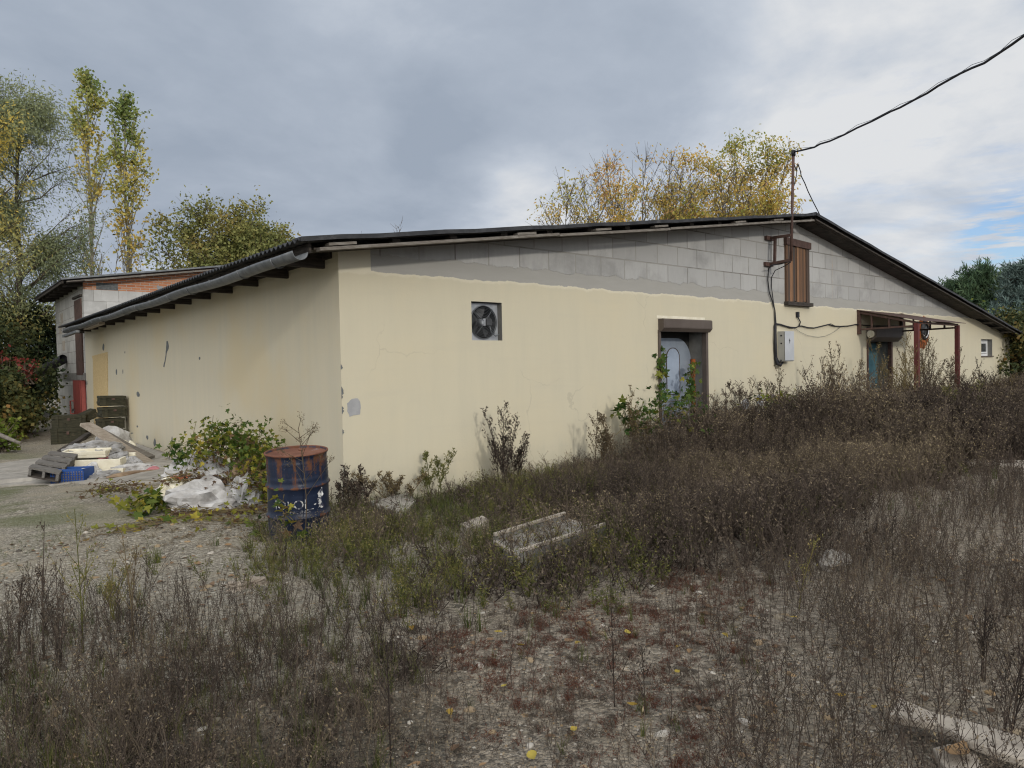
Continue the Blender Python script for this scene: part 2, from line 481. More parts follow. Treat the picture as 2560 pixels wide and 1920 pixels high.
def barrel_material():
    m, nt, b = new_mat('rusty_blue_steel'); g = G(nt)
    co = g.obj(); x, y, z = g.sep(co)
    blue = g.mix(g.noise(g.mapping(co, (3, 3, 0.8)), 4, 6, 0.6), (0.009, 0.013, 0.028), (0.018, 0.029, 0.062))
    rust = g.mix(g.noise(co, 18, 6, 0.65), (0.050, 0.022, 0.014), (0.165, 0.068, 0.034))
    topw = g.step(z, 0.42, 0.86)
    f = g.math('ADD', g.noise(g.mapping(co, (5, 5, 1.0)), 2.2, 8, 0.7), g.math('MULTIPLY', topw, 0.15))
    ribs = g.math('MAXIMUM', g.step(g.math('ABSOLUTE', g.math('SUBTRACT', z, 0.575)), 0.025, 0.0), g.step(g.math('ABSOLUTE', g.math('SUBTRACT', z, 0.29)), 0.025, 0.0))
    f = g.math('ADD', f, g.math('MULTIPLY', ribs, 0.14))
    f = g.math('ADD', f, g.math('MULTIPLY', g.step(z, 0.12, 0.0), 0.12))
    k = g.step(f, 0.60, 0.72)
    c = g.mix(k, blue, rust)
    c = g.mix(g.math('MULTIPLY', g.step(g.noise(co, 30, 5, 0.7), 0.66, 0.74), 0.6), c, (0.33, 0.36, 0.42))
    g.link(c, b.inputs['Base Color'])
    g.link(g.math('ADD', 0.36, g.math('MULTIPLY', k, 0.5)), b.inputs['Roughness'])
    b.inputs['Specular IOR Level'].default_value = 0.3
    g.bump(g.math('ADD', g.noise(co, 5, 3, 0.5), g.math('MULTIPLY', g.noise(co, 60, 4, 0.6), 0.12)), 0.5, 0.02, b)
    return m

def ground_material():
    m, nt, b = new_mat('gravel_and_soil'); g = G(nt)
    co = g.obj(); x, y, z = g.sep(co)
    def vor(sc, seed):
        v = g.n('ShaderNodeTexVoronoi'); g.link(g.mapping(co, (1, 1, 1), (seed, seed * 2, 0)), v.inputs['Vector']); v.inputs['Scale'].default_value = sc
        return v
    v1, v2 = vor(42, 1.3), vor(95, 4.1)
    def stones(v):
        h = g.sep(v.outputs['Color'])
        return g.ramp(h[0], [(0.0, (0.10, 0.087, 0.068)), (0.35, (0.24, 0.214, 0.168)), (0.7, (0.32, 0.292, 0.235)), (0.9, (0.45, 0.415, 0.345)), (1.0, (0.60, 0.565, 0.485))]), h[0]
    s1, h1 = stones(v1); s2, h2 = stones(v2)
    patch = g.step(g.noise(co, 0.9, 6, 0.6), 0.42, 0.62)
    c = g.mix(g.math('ADD', 0.25, g.math('MULTIPLY', patch, 0.5)), s1, s2)
    dust = g.noise(co, 1.6, 8, 0.65)
    c = g.mix(g.math('MULTIPLY', g.step(dust, 0.45, 0.68), 0.65), c, (0.36, 0.315, 0.235))
    # darker humus under the weeds in front, moss to the left
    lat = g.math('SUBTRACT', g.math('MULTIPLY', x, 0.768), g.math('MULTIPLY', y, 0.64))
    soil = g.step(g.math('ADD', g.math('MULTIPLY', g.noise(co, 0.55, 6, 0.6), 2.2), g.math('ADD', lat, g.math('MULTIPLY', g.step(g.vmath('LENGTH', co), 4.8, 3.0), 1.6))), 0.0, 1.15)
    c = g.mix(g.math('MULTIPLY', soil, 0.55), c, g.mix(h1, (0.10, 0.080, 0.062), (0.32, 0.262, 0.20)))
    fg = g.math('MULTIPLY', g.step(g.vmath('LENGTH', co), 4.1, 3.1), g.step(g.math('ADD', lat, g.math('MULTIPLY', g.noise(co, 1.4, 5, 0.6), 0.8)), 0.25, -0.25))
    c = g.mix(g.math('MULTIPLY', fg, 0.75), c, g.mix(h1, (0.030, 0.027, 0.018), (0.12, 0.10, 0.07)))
    mossz = g.math('MULTIPLY', g.step(g.noise(co, 0.6, 7, 0.65), 0.46, 0.60), g.math('MULTIPLY', g.step(y, 6.5, 10.5), g.step(x, 2.6, 0.9)))
    c = g.mix(g.math('MULTIPLY', mossz, 0.7), c, g.mix(g.noise(co, 14, 5, 0.6), (0.075, 0.10, 0.025), (0.13, 0.15, 0.055)))
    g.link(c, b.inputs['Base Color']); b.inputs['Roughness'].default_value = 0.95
    h = g.math('ADD', g.math('MULTIPLY', g.math('SUBTRACT', 1.0, v1.outputs['Distance']), 0.8), g.math('MULTIPLY', g.math('SUBTRACT', 1.0, v2.outputs['Distance']), 0.4))
    g.bump(h, 1.0, 0.03, b)
    return m

MT = dict(
    wall=wall_material(), side=side_material(), barrel=barrel_material(), ground=ground_material(),
    annex_blk=block_wall('pale_gas_concrete', 0.66, 0.36, (0.40, 0.40, 0.39), (0.50, 0.50, 0.49), (0.24, 0.23, 0.21), 0.006, 'x', 0.5, (0.4, 0.21, 0)),
    annex_side=block_wall('grey_gas_concrete', 0.60, 0.36, (0.36, 0.355, 0.335), (0.45, 0.445, 0.42), (0.20, 0.19, 0.17), 0.008, 'y', 0.5, (0.2, 0.21, 0)),
    brick=block_wall('red_brick', 0.255, 0.078, (0.43, 0.15, 0.07), (0.50, 0.25, 0.14), (0.42, 0.39, 0.35), 0.009, 'x'),
    roof=simple('black_bitumen_sheet', (0.022, 0.023, 0.026), (0.045, 0.046, 0.05), 6, rough=0.55, c3=(0.10, 0.10, 0.10), s3=3, th3=(0.6, 0.75)),
    wood_dark=simple('tarred_wood', (0.030, 0.026, 0.023), (0.065, 0.055, 0.047), 5, (1, 1, 8), rough=0.85),
    wood_grey=simple('weathered_grey_wood', (0.19, 0.175, 0.155), (0.12, 0.105, 0.09), 4, (1.5, 9, 9), rough=0.9, c3=(0.26, 0.245, 0.225), s3=2.2),
    wood_pale=simple('pale_bleached_plank', (0.34, 0.30, 0.25), (0.24, 0.20, 0.16), 4, (1, 8, 8), rough=0.9, c3=(0.15, 0.12, 0.095), s3=2),
    wood_pallet=simple('grey_pallet_wood', (0.165, 0.156, 0.146), (0.10, 0.094, 0.086), 5, (1.5, 12, 12), rough=0.9),
    crate=simple('olive_painted_wood', (0.022, 0.022, 0.013), (0.044, 0.041, 0.025), 7, (1, 1, 4), rough=0.85, c3=(0.085, 0.068, 0.045), s3=4, th3=(0.6, 0.72)),
    gutter=simple('zinc_gutter', (0.115, 0.125, 0.135), (0.175, 0.185, 0.195), 8, rough=0.5, metal=0.35),
    zinc=simple('galvanised_sheet', (0.33, 0.35, 0.38), (0.42, 0.44, 0.47), 9, rough=0.5, metal=0.4),
    shutter=simple('brown_aluminium', (0.088, 0.070, 0.060), (0.105, 0.086, 0.075), 3, rough=0.5, bump=0.05),
    brown=simple('brown_painted_steel', (0.060, 0.036, 0.030), (0.095, 0.055, 0.045), 9, rough=0.65, c3=(0.12, 0.055, 0.03), s3=6, th3=(0.6, 0.7)),
    maroon=simple('maroon_painted_steel', (0.115, 0.028, 0.026), (0.085, 0.024, 0.023), 5, rough=0.55, bump=0.1),
    door_blue=simple('blue_grey_sheet_door', (0.29, 0.335, 0.40), (0.225, 0.265, 0.325), 2.5, rough=0.45, metal=0.25, bump=0.1),
    door_inset=simple('pale_blue_door_panel', (0.37, 0.44, 0.55), (0.31, 0.37, 0.47), 3, rough=0.45, metal=0.2, bump=0.1),
    door_teal=simple('teal_sheet_door', (0.050, 0.125, 0.165), (0.075, 0.165, 0.205), 3, rough=0.5, bump=0.1, c3=(0.10, 0.07, 0.05), s3=4, th3=(0.66, 0.75)),
    foam=simple('aged_orange_foam', (0.33, 0.10, 0.025), (0.20, 0.052, 0.016), 9, rough=0.9, bump=0.9, bdist=0.03, bscale=14),
    reveal=simple('grey_render', (0.22, 0.215, 0.20), (0.15, 0.147, 0.135), 3, rough=0.95),
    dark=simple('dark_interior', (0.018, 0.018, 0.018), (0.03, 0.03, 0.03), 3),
    black=simple('black_plastic', (0.014, 0.014, 0.016), (0.022, 0.022, 0.025), 6, rough=0.5, bump=0.05),
    cable=simple('black_cable_sheath', (0.012, 0.012, 0.016), (0.025, 0.025, 0.03), 6, rough=0.55, bump=0.05),
    blade=simple('dark_fan_blade', (0.045, 0.047, 0.05), (0.065, 0.067, 0.07), 4, rough=0.5, bump=0.05),
    pvc=simple('white_pvc', (0.72, 0.73, 0.74), (0.66, 0.67, 0.68), 3, rough=0.4, bump=0.02),
    cab_side=simple('grey_cabinet_paint', (0.40, 0.395, 0.36), (0.34, 0.335, 0.30), 3, rough=0.5, bump=0.05),
    cab=simple('pale_grey_cabinet_paint', (0.46, 0.48, 0.51), (0.40, 0.42, 0.45), 3, rough=0.5, bump=0.05),
    hatch=None,
    concrete=simple('old_concrete', (0.34, 0.32, 0.285), (0.25, 0.235, 0.21), 4, rough=0.95, bump=0.6, c3=(0.17, 0.155, 0.13), s3=3),
    concrete_pale=simple('pale_broken_cement', (0.44, 0.395, 0.335), (0.31, 0.275, 0.23), 6, rough=0.95, bump=0.6, c3=(0.22, 0.19, 0.16), s3=5),
    patch=simple('grey_repair_mortar', (0.345, 0.35, 0.36), (0.29, 0.295, 0.305), 7, rough=0.95),
    peel=simple('bare_dark_render', (0.16, 0.17, 0.175), (0.11, 0.117, 0.12), 14, rough=0.95),
    osb=simple('chipboard_panel', (0.60, 0.47, 0.25), (0.48, 0.35, 0.18), 30, rough=0.85),
    red=simple('red_door_paint', (0.27, 0.062, 0.052), (0.22, 0.05, 0.044), 4, rough=0.55, bump=0.1),
    white_sack=simple('white_woven_sack', (0.48, 0.48, 0.48), (0.31, 0.30, 0.29), 5, rough=0.75, bump=0.5, c3=(0.34, 0.31, 0.27), s3=3.2, th3=(0.58, 0.75)),
    styro=simple('dirty_polystyrene', (0.72, 0.69, 0.58), (0.62, 0.58, 0.46), 5, rough=0.85, bump=0.4, bscale=40),
    film=simple('grey_plastic_film', (0.33, 0.33, 0.335), (0.21, 0.205, 0.20), 6, rough=0.35, bump=0.6),
    cardboard=simple('wet_cardboard', (0.29, 0.215, 0.145), (0.19, 0.13, 0.085), 5, rough=0.95),
    pink=simple('pink_rag', (0.50, 0.22, 0.24), (0.38, 0.15, 0.17), 9, rough=0.95, bump=0.8),
    blue_crate=simple('blue_plastic', (0.022, 0.075, 0.27), (0.016, 0.055, 0.20), 5, rough=0.45, bump=0.05),
    brickbit=simple('orange_brick', (0.43, 0.125, 0.055), (0.33, 0.095, 0.045), 12, rough=0.95),
    white=simple('worn_white_stencil', (0.62, 0.63, 0.62), (0.50, 0.50, 0.49), 20, rough=0.7, bump=0.2, c3=(0.05, 0.055, 0.085), s3=26, th3=(0.43, 0.52)),
    rusttop=simple('rusted_steel_lid', (0.20, 0.090, 0.058), (0.135, 0.055, 0.036), 5, rough=0.75, c3=(0.32, 0.33, 0.33), s3=3.0, th3=(0.60, 0.68)),
    bark=simple('grey_green_bark', (0.16, 0.15, 0.115), (0.25, 0.24, 0.20), 6, (1, 1, 3), rough=0.95),
    bark_dark=simple('dark_bark', (0.075, 0.06, 0.045), (0.13, 0.105, 0.08), 6, (1, 1, 3), rough=0.95),
    glass=None,
)
def hatch_material():
    m, nt, b = new_mat('sun_browned_boards'); g = G(nt)
    co = g.obj(); x, y, z = g.sep(co)
    k = g.n('ShaderNodeTexWhiteNoise'); k.noise_dimensions = '1D'
    g.link(g.math('FLOOR', g.math('MULTIPLY', x, 13.7)), k.inputs['W'])
    c = g.ramp(k.outputs['Value'], [(0.0, (0.055, 0.046, 0.042)), (0.5, (0.09, 0.055, 0.036)), (0.75, (0.20, 0.105, 0.055)), (1.0, (0.30, 0.165, 0.09))])
    c = g.mix(g.math('MULTIPLY', g.step(g.noise(g.mapping(co, (14, 14, 1.0)), 2.5, 6, 0.65), 0.4, 0.75), 0.7), c, (0.06, 0.045, 0.038))
    g.link(c, b.inputs['Base Color']); b.inputs['Roughness'].default_value = 0.8
    g.bump(g.noise(g.mapping(co, (30, 30, 2)), 3, 5, 0.6), 0.4, 0.006, b)
    return m
MT['hatch'] = hatch_material()
def glass_material():
    m, nt, b = new_mat('window_glass')
    b.inputs['Base Color'].default_value = (0.05, 0.055, 0.06, 1); b.inputs['Roughness'].default_value = 0.08
    b.inputs['Specular IOR Level'].default_value = 0.6
    return m
MT['glass'] = glass_material()

# ------------------------------------------------------------------ setting: ground
def axis(lo, hi, dense_lo, dense_hi, fine, grow=1.25):
    a = list(np.arange(dense_lo, dense_hi, fine)); s = fine
    while a[-1] < hi: s *= grow; a.append(a[-1] + s)
    s = fine
    while a[0] > lo: s *= grow; a.insert(0, a[0] - s)
    return np.array(a)
ax, ay = axis(-500, 700, -8, 30, 0.2), axis(-300, 900, -2, 26, 0.2)
GX, GY = np.meshgrid(ax, ay, indexing='ij')
GZ = gz(GX, GY)
nx, ny = GX.shape
idx = np.arange(nx * ny).reshape(nx, ny)
gq = Q(); gq.add(np.stack([GX, GY, GZ], -1).reshape(-1, 3), np.stack([idx[:-1, :-1], idx[1:, :-1], idx[1:, 1:], idx[:-1, 1:]], -1).reshape(-1, 4), 0.5)
tag(gq.build('ground', MT['ground'], smooth=True), kind='structure')

# concrete apron along the side wall
mb = MB()
pad = [(3.70, 9.6), (3.70, 17.6), (2.4, 17.8), (0.6, 16.6), (-0.6, 14.6), (0.6, 13.6), (1.7, 12.2), (2.3, 10.9)]
pad = [(3.70, 10.4), (3.70, 18.2), (2.0, 18.4), (0.0, 17.0), (-0.5, 15.3), (1.0, 14.4), (2.2, 12.6), (2.9, 11.2)]
rngp = random.Random(4); pp = []
for i in range(len(pad)):
    a, b2 = Vector(pad[i]), Vector(pad[(i + 1) % len(pad)])
    for k in range(8):
        q_ = a.lerp(b2, k / 8); pp.append((q_.x + (rngp.uniform(-.09, .09) if i else 0), q_.y + rngp.uniform(-.09, .09)))
mb.prism([(x, y, gzf(x, y) - 0.1) for x, y in pp], (0, 0, 0.125))
tag(mb.build('path', MT['concrete']), kind='structure')

# ------------------------------------------------------------------ the warehouse
def z_roof(x):
    return 3.0 + 0.144 * (x - 3.1) if x <= 14.1 else 4.584 - 0.1625 * (x - 14.1)

WH = thing('warehouse', (X0, YG, 0), 'long cream plastered warehouse with grey block gable and low black roof', 'warehouse')

d1 = (onY(1646, 830, YG).x, onY(1764, 836, YG).x, -0.4, onY(1700, 826, YG).z)
d2 = (onY(2167, 858, YG).x, onY(2227, 858, YG).x, -0.4, onY(2200, 851, YG).z)
f1a, f1b = onY(1178, 753, YG), onY(1256, 852, YG)
fan1 = (f1a.x, f1b.x, onY(1216, 851, YG).z, onY(1216, 755, YG).z)
wi = (onY(2453, 848, YG).x, onY(2480.5, 848, YG).x, onY(2466, 890, YG).z, onY(2466, 848, YG).z)
openings = [(d1, 0.42), (d2, 0.42), (fan1, 0.14), (wi, 0.16)]

mb = MB()
xs = sorted({X0, XR, *[v for o, _ in openings for v in o[:2]]} | {X0 + 1.5 * k for k in range(1, 16)})
zs = sorted({-0.5, ZP, *[v for o, _ in openings for v in o[2:]]})
for i in range(len(xs) - 1):
    for j in range(len(zs) - 1):
        cx_, cz_ = (xs[i] + xs[i + 1]) / 2, (zs[j] + zs[j + 1]) / 2
        if any(o[0] < cx_ < o[1] and o[2] < cz_ < o[3] for o, _ in openings): continue
        zt0, zt1 = min(zs[j + 1], z_roof(xs[i]) - 0.06), min(zs[j + 1], z_roof(xs[i + 1]) - 0.06)
        if zt0 <= zs[j] + 1e-3 and zt1 <= zs[j] + 1e-3: continue
        mb.poly([(xs[i], YG, zs[j]), (xs[i + 1], YG, zs[j]), (xs[i + 1], YG, zt1), (xs[i], YG, zt0)], [(0, 1, 2, 3)])
mb.poly([(XR, YG, -0.5), (XR, YB, -0.5), (XR, YB, z_roof(XR) - .06), (XR, YG, z_roof(XR) - .06)], [(0, 1, 2, 3)])
mb.build('front_wall', MT['wall'], WH)
mb = MB()
gx = [X0] + [X0 + 1.0 * k for k in range(1, 25)] + [14.1]
gx = sorted(x for x in gx if z_roof(x) - 0.06 > ZP)
xend = 14.1 + (4.584 - 0.06 - ZP) / 0.1625
gx = [x for x in gx if x < xend] + [xend]
for a, b_ in zip(gx[:-1], gx[1:]):
    mb.poly([(a, YG, ZP), (b_, YG, ZP), (b_, YG, max(ZP, z_roof(b_) - 0.06)), (a, YG, max(ZP, z_roof(a) - 0.06))], [(0, 1, 2, 3)])
mb.build('block_gable', MT['wall'], WH)
for (o, dp) in openings:
    a, b_, c, d = o; mb = MB()
    mb.poly([(a, YG + .001, c), (a, YG + .001, d), (a, YG + dp, d), (a, YG + dp, c)], [(0, 1, 2, 3)])
    mb.poly([(b_, YG + .001, c), (b_, YG + .001, d), (b_, YG + dp, d), (b_, YG + dp, c)], [(3, 2, 1, 0)])
    mb.poly([(a, YG + .001, d), (b_, YG + .001, d), (b_, YG + dp, d), (a, YG + dp, d)], [(0, 1, 2, 3)])
    mb.poly([(a, YG + .001, c), (b_, YG + .001, c), (b_, YG + dp, c), (a, YG + dp, c)], [(3, 2, 1, 0)])
    mb.build('reveal', MT['reveal'], WH)
mb = MB()
mb.poly([(X0, YG, -0.6), (X0, YB, -0.6), (X0, YB, z_roof(X0) - .06), (X0, YG, z_roof(X0) - .06)], [(3, 2, 1, 0)])
mb.build('side_wall', MT['side'], WH)

# roof: corrugated sheets, waves across the slope
def roof_sheet(parent, xa, xb, za, zb, ya, yb, mat, per=0.13, amp=0.019, name='roof', nx_=14, wob=0.012, seed=1):
    ys = np.arange(ya, yb + 1e-6, per / 6); xs_ = np.linspace(xa, xb, nx_)
    XX, YY = np.meshgrid(xs_, ys, indexing='ij')
    base = za + (zb - za) * (XX - xa) / (xb - xa) + wob * (vnoise(XX * .8, YY * .5, seed) - .5) * 2
    top = base + amp * np.sin(2 * np.pi * (YY - ya) / per)
    q = Q(); n, m_ = XX.shape; ii = np.arange(n * m_).reshape(n, m_)
    F = np.stack([ii[:-1, :-1], ii[1:, :-1], ii[1:, 1:], ii[:-1, 1:]], -1).reshape(-1, 4)
    q.add(np.stack([XX, YY, top], -1).reshape(-1, 3), F, .5)
    q.add(np.stack([XX, YY, top - .012], -1).reshape(-1, 3), F[:, ::-1], .5)
    T_, B_ = np.stack([XX, YY, top], -1), np.stack([XX, YY, top - .012], -1)
    for Et, Eb in ((T_[0], B_[0]), (T_[-1], B_[-1]), (T_[:, 0], B_[:, 0]), (T_[:, -1], B_[:, -1])):
        k = len(Et); V = np.concatenate([Et, Eb]); a = np.arange(k - 1)
        q.add(V, np.stack([a, a + 1, a + 1 + k, a + k], -1), .5)
    return q.build(name, mat, parent, smooth=False)
YR = 7.15
roof_sheet(WH, 3.08, 14.1, z_roof(3.08), z_roof(14.1), YR, 24.25, MT['roof'])
roof_sheet(WH, 14.1, 28.95, z_roof(14.1), z_roof(28.95), YR, 24.25, MT['roof'], seed=2)
mb = MB()      # ridge cap
mb.prism([(13.85, YR - .02, z_roof(13.85) + .028), (14.1, YR - .02, 4.63), (14.35, YR - .02, z_roof(14.35) + .028), (14.1, YR - .02, 4.612)], (0, 17.1, 0))
mb.build('ridge_cap', MT['roof'], WH)
# bitumen strip rolled over the verge of the sheets
mb = MB()
for (xa, xb) in ((3.10, 14.08), (14.12, 28.9)):
    n = 24
    for i in range(n):
        a, b_ = xa + (xb - xa) * i / n, xa + (xb - xa) * (i + 1) / n
        wa, wb = .006 * math.sin(i * 2.1), .006 * math.sin((i + 1) * 2.1)
        za, zb = z_roof(a) + .024 + wa, z_roof(b_) + .024 + wb
        mb.hexa([(a, YR - .03, za - .05), (b_, YR - .03, zb - .05), (b_, YR + .2, zb - .004), (a, YR + .2, za - .004), (a, YR - .03, za), (b_, YR - .03, zb), (b_, YR + .2, zb + .006), (a, YR + .2, za + .006)])
mb.build('verge_strip', MT['roof'], WH)
# verge boards under the sheet, in lengths
rg = random.Random(2)
x = 3.32
while x < 13.9:
    x2 = min(x + rg.uniform(2.4, 3.6), 14.05)
    mb = MB(); mb.bar((x, YR + .045, z_roof(x) - .115), (x2, YR + .045, z_roof(x2) - .115 + rg.uniform(-.012, .012)), .10, .035)
    mb.build('verge_board', MT['wood_grey'], WH)
    x = x2 + .01
x = 14.15
while x < 28.7:
    x2 = min(x + rg.uniform(2.6, 3.8), 28.75)
    mb = MB(); mb.bar((x, YR + .06, z_roof(x) - .085), (x2, YR + .06, z_roof(x2) - .085), .09, .03)
    mb.build('verge_board', MT['wood_dark'], WH)
    x = x2 + .01
for xx in (3.42, 6.1, 7.6, 8.95, 11.2, 12.5):      # packing pieces between board and sheet
    mb = MB(); mb.bar((xx, YR + .04, z_roof(xx) - .07), (xx + .33, YR + .04, z_roof(xx + .33) - .07), .1, .03); mb.build('packing', MT['wood_grey'], WH)
# battens carrying the sheet, seen under the overhang
x = 3.5
while x < 28.8:
    mb = MB(); mb.bar((x, YR + .1, z_roof(x) - .055), (x, YG + .06, z_roof(x) - .055), .11, .045)
    mb.build('batten', MT['wood_dark'] if x < 24 else MT['wood_grey'], WH)
    x += .82
# soffit boards between wall and verge on the long slopes
mb = MB()
for (xa, xb) in ((3.3, 14.0), (14.2, 24.6)):
    mb.hexa([(xa, YR + .11, z_roof(xa) - .105), (xb, YR + .11, z_roof(xb) - .105), (xb, YG - .002, z_roof(xb) - .105), (xa, YG - .002, z_roof(xa) - .105),
             (xa, YR + .11, z_roof(xa) - .085), (xb, YR + .11, z_roof(xb) - .085), (xb, YG - .002, z_roof(xb) - .085), (xa, YG - .002, z_roof(xa) - .085)])
mb.build('soffit', MT['wood_dark'], WH)
# rafter tails along the eave
zt = lambda x: z_roof(x) - .05
for n in range(16):
    y = 8.0 + 1.0919 * n
    mb = MB(); a, b_ = 3.22, X0 + .02
    mb.hexa([(a, y - .03, zt(a) - .13), (b_, y - .03, 2.835), (b_, y + .03, 2.835), (a, y + .03, zt(a) - .13),
             (a, y - .03, zt(a)), (b_, y - .03, zt(b_)), (b_, y + .03, zt(b_)), (a, y + .03, zt(a))])
    mb.build('rafter', MT['wood_dark'], WH)
mb = MB()
mb.bar((3.26, YR + .12, zt(3.26) - .035), (3.26, 24.2, zt(3.26) - .035), .03, .10)
mb.build('fascia', MT['wood_dark'], WH)
mb = MB()   # boarding between the rafters at the wall head
mb.box((X0 - .035, YG + .15, 2.93), (X0 - .004, YB - .05, z_roof(X0) - .08))
mb.build('eave_board', MT['wood_dark'], WH)
# half round gutter in overlapping lengths
def gutter(pts, r, parent, mat, name='gutter'):
    mb = MB(); n = 12
    rings = []
    for (p, rr) in pts:
        p = Vector(p); row = []
        for j in range(n + 1):
            t = math.pi * j / n
            row.append(p + Vector((-rr * math.cos(t), 0, -rr * math.sin(t))))
        for j in range(n, -1, -1):
            t = math.pi * j / n
            row.append(p + Vector((-(rr - .006) * math.cos(t), 0, -(rr - .006) * math.sin(t))))
        rings.append(row)
    m_ = len(rings[0]); k0 = len(mb.v)
    for row in rings: mb.v += row
    for i in range(len(rings) - 1):
        for j in range(m_):
            mb.f.append([k0 + i * m_ + j, k0 + (i + 1) * m_ + j, k0 + (i + 1) * m_ + (j + 1) % m_, k0 + i * m_ + (j + 1) % m_]); mb.sm.append(True)
    mb.f.append([k0 + j for j in range(m_)]); mb.sm.append(False)
    return mb.build(name, mat, parent)
gp = []
for i in range(33):
    y = 7.16 + i * 0.49; z = 2.86 + .012 * math.sin(i * .9) - (.0 if i else -.012)
    gp.append(((3.10, y, z), .088))
GT = gutter(gp, .088, WH, MT['gutter'])
for n in range(15):
    y = 7.75 + 1.0919 * n
    mb = MB(); mb.tube([(3.10 - .093 * math.cos(t), y, 2.86 - .093 * math.sin(t)) for t in np.linspace(0, math.pi, 9)] + [(3.24, y, 2.93)], .007, 5)
    mb.build('bracket', MT['gutter'], GT)
    mb = MB(); mb.tube([(3.10, y + .42, 2.86), (3.10, y + .45, 2.86)], .096, 16)
mb = MB()      # loose end hanging off
mb.bar(onX(195, 828, 3.05), onX(160, 841, 3.05), .09, .06); mb.build('loose_gutter_end', MT['gutter'], WH)
mb = MB(); mb.bar(onX(255, 808, 3.2), onX(216, 822, 3.2), .12, .05); mb.build('loose_board', MT['wood_pale'], WH)

# peeled and repaired patches
def blob_poly(pts, seed, n=3, j=.06):
    r = random.Random(seed); out = []
    for i in range(len(pts)):
        a, b_ = Vector(pts[i]), Vector(pts[(i + 1) % len(pts)])
        L = (b_ - a).length
        for k in range(n):
            out.append(a.lerp(b_, k / n) + Vector((r.uniform(-1, 1), r.uniform(-1, 1), r.uniform(-1, 1))) * (L * j if k else 0))
    return out
mb = MB()
P = [onY(*q, YG - .003) for q in ((868, 1008), (880, 997), (895, 996), (900, 1003), (902, 1020), (900, 1036), (874, 1042), (868, 1028))]
P = [Vector((p.x, YG - .003, p.z)) for p in blob_poly(P, 3)]
mb.prism(P, (0, .002, 0)); mb.build('repair_patch', MT['patch'], WH)
for i, (cx_, cy_, rx, ry) in enumerate(((1863, 1012, 11, 16), (1900, 1002, 9, 18), (1931, 1002, 9, 19))):
    mb = MB(); P = [onY(cx_ + rx * math.cos(t) * rg.uniform(.85, 1.1), cy_ + ry * math.sin(t) * rg.uniform(.85, 1.1), YG - .003) for t in np.linspace(0, 2 * math.pi, 13)[:-1]]
    mb.prism([Vector((p.x, YG - .003, p.z)) for p in P], (0, .002, 0)); mb.build('repair_patch', MT['patch'], WH)
def side_patch(pts, seed, mat='peel'):
    P = [onX(*q, X0 - .003) for q in pts]
    P = [Vector((X0 - .003, p.y, p.z)) for p in blob_poly(P, seed)]
    mb = MB(); mb.prism(P, (.002, 0, 0)); mb.build('peeled_patch', MT[mat], WH)
side_patch([(416, 853), (419, 852), (422, 866), (421, 872), (418, 878), (414, 900), (411, 918), (408, 917), (413, 893), (415, 874)], 1)
for i, (cx_, cy_, rx, ry) in enumerate(((258.5, 868, 3, 11), (312, 881, 1.2, 4), (291, 931, 2.2, 8), (307, 929, 1.3, 6), (499, 896, 2, 5), (217, 958, 1.5, 8), (222, 1040, 2, 16), (368, 1093, 3, 6), (387, 1107, 3.5, 11), (430, 1102, 2, 11), (345, 986, 5, 7), (509, 1058, 1.6, 9), (343, 1066, 2, 3), (330, 1083, 4, 1.5), (855, 1027, 0, 0))):
    if rx == 0: continue
    side_patch([(cx_ + rx * math.cos(t) * rg.uniform(.6, 1.2), cy_ + ry * math.sin(t) * rg.uniform(.7, 1.15)) for t in np.linspace(0, 2 * math.pi, 9)[:-1]], 10 + i)
for z0, z1 in ((1.62, 1.68), (1.28, 1.42), (1.10, 1.19), (.86, .92), (.2, .5)):
    n = 7; P = []      # chips along the corner, ragged towards the gable
    for k in range(n + 1): P.append((X0 - .004, YG - .004, z0 + (z1 - z0) * k / n))
    for k in range(n, -1, -1): P.append((X0 + (.004 + .026 * rg.random()) * math.sin(math.pi * (k + .3) / (n + .6)) , YG - .004, z0 + (z1 - z0) * k / n))
    mb = MB(); mb.prism(P, (0, .002, 0)); mb.build('corner_chip', MT['peel'], WH)
# walled-up doorway closed with chipboard
mb = MB()
P = [onX(*q, X0) for q in ((231, 890), (269, 880), (270, 905), (271, 1085), (237, 1085), (233, 900))]
mb.prism([Vector((X0 - .012, p.y, p.z)) for p in P], (.011, 0, 0))
mb.build('blocked_doorway', MT['osb'], WH)

# roller shutter doors
def shutter_box(pxl, pxt, xr, zb, zt_, depth, parent):
    mb = MB(); a, b_ = pxl, xr; c = (zt_ - zb)
    prof = [(YG, zb), (YG - depth * .55, zb), (YG - depth, zb + c * .28), (YG - depth, zt_ - .02), (YG - depth + .02, zt_), (YG, zt_)]
    mb.prism([(a, y, z) for y, z in prof], (b_ - a, 0, 0))
    o = mb.build('shutter_box', MT['shutter'], parent)
    mb = MB()
    mb.box((a + .03, YG - depth - .004, zb + c * .34), (b_ - .03, YG - depth + .001, zt_ - .05)); mb.build('shutter_panel', MT['shutter'], parent)
    return o
DR1 = bpy.data.objects.new('roller_door', None); DR1.location = (d1[0] - X0, 0, 0); link(DR1, WH)
sb_t = onY(1652, 797, YG).z; sb_b = onY(1652, 829, YG).z
dep = YG - onX(1660, 800, d1[0]).y
shutter_box(d1[0] - .005, 0, d1[0] + (onY(1781, 804, YG - dep).x - onY(1660, 800, YG - dep).x), sb_b, sb_t, dep, DR1)
yd = YG + .36
mb = MB(); mb.box((d1[0], yd, -.4), (d1[1], yd + .04, d1[3])); mb.build('back_panel', MT['dark'], DR1)
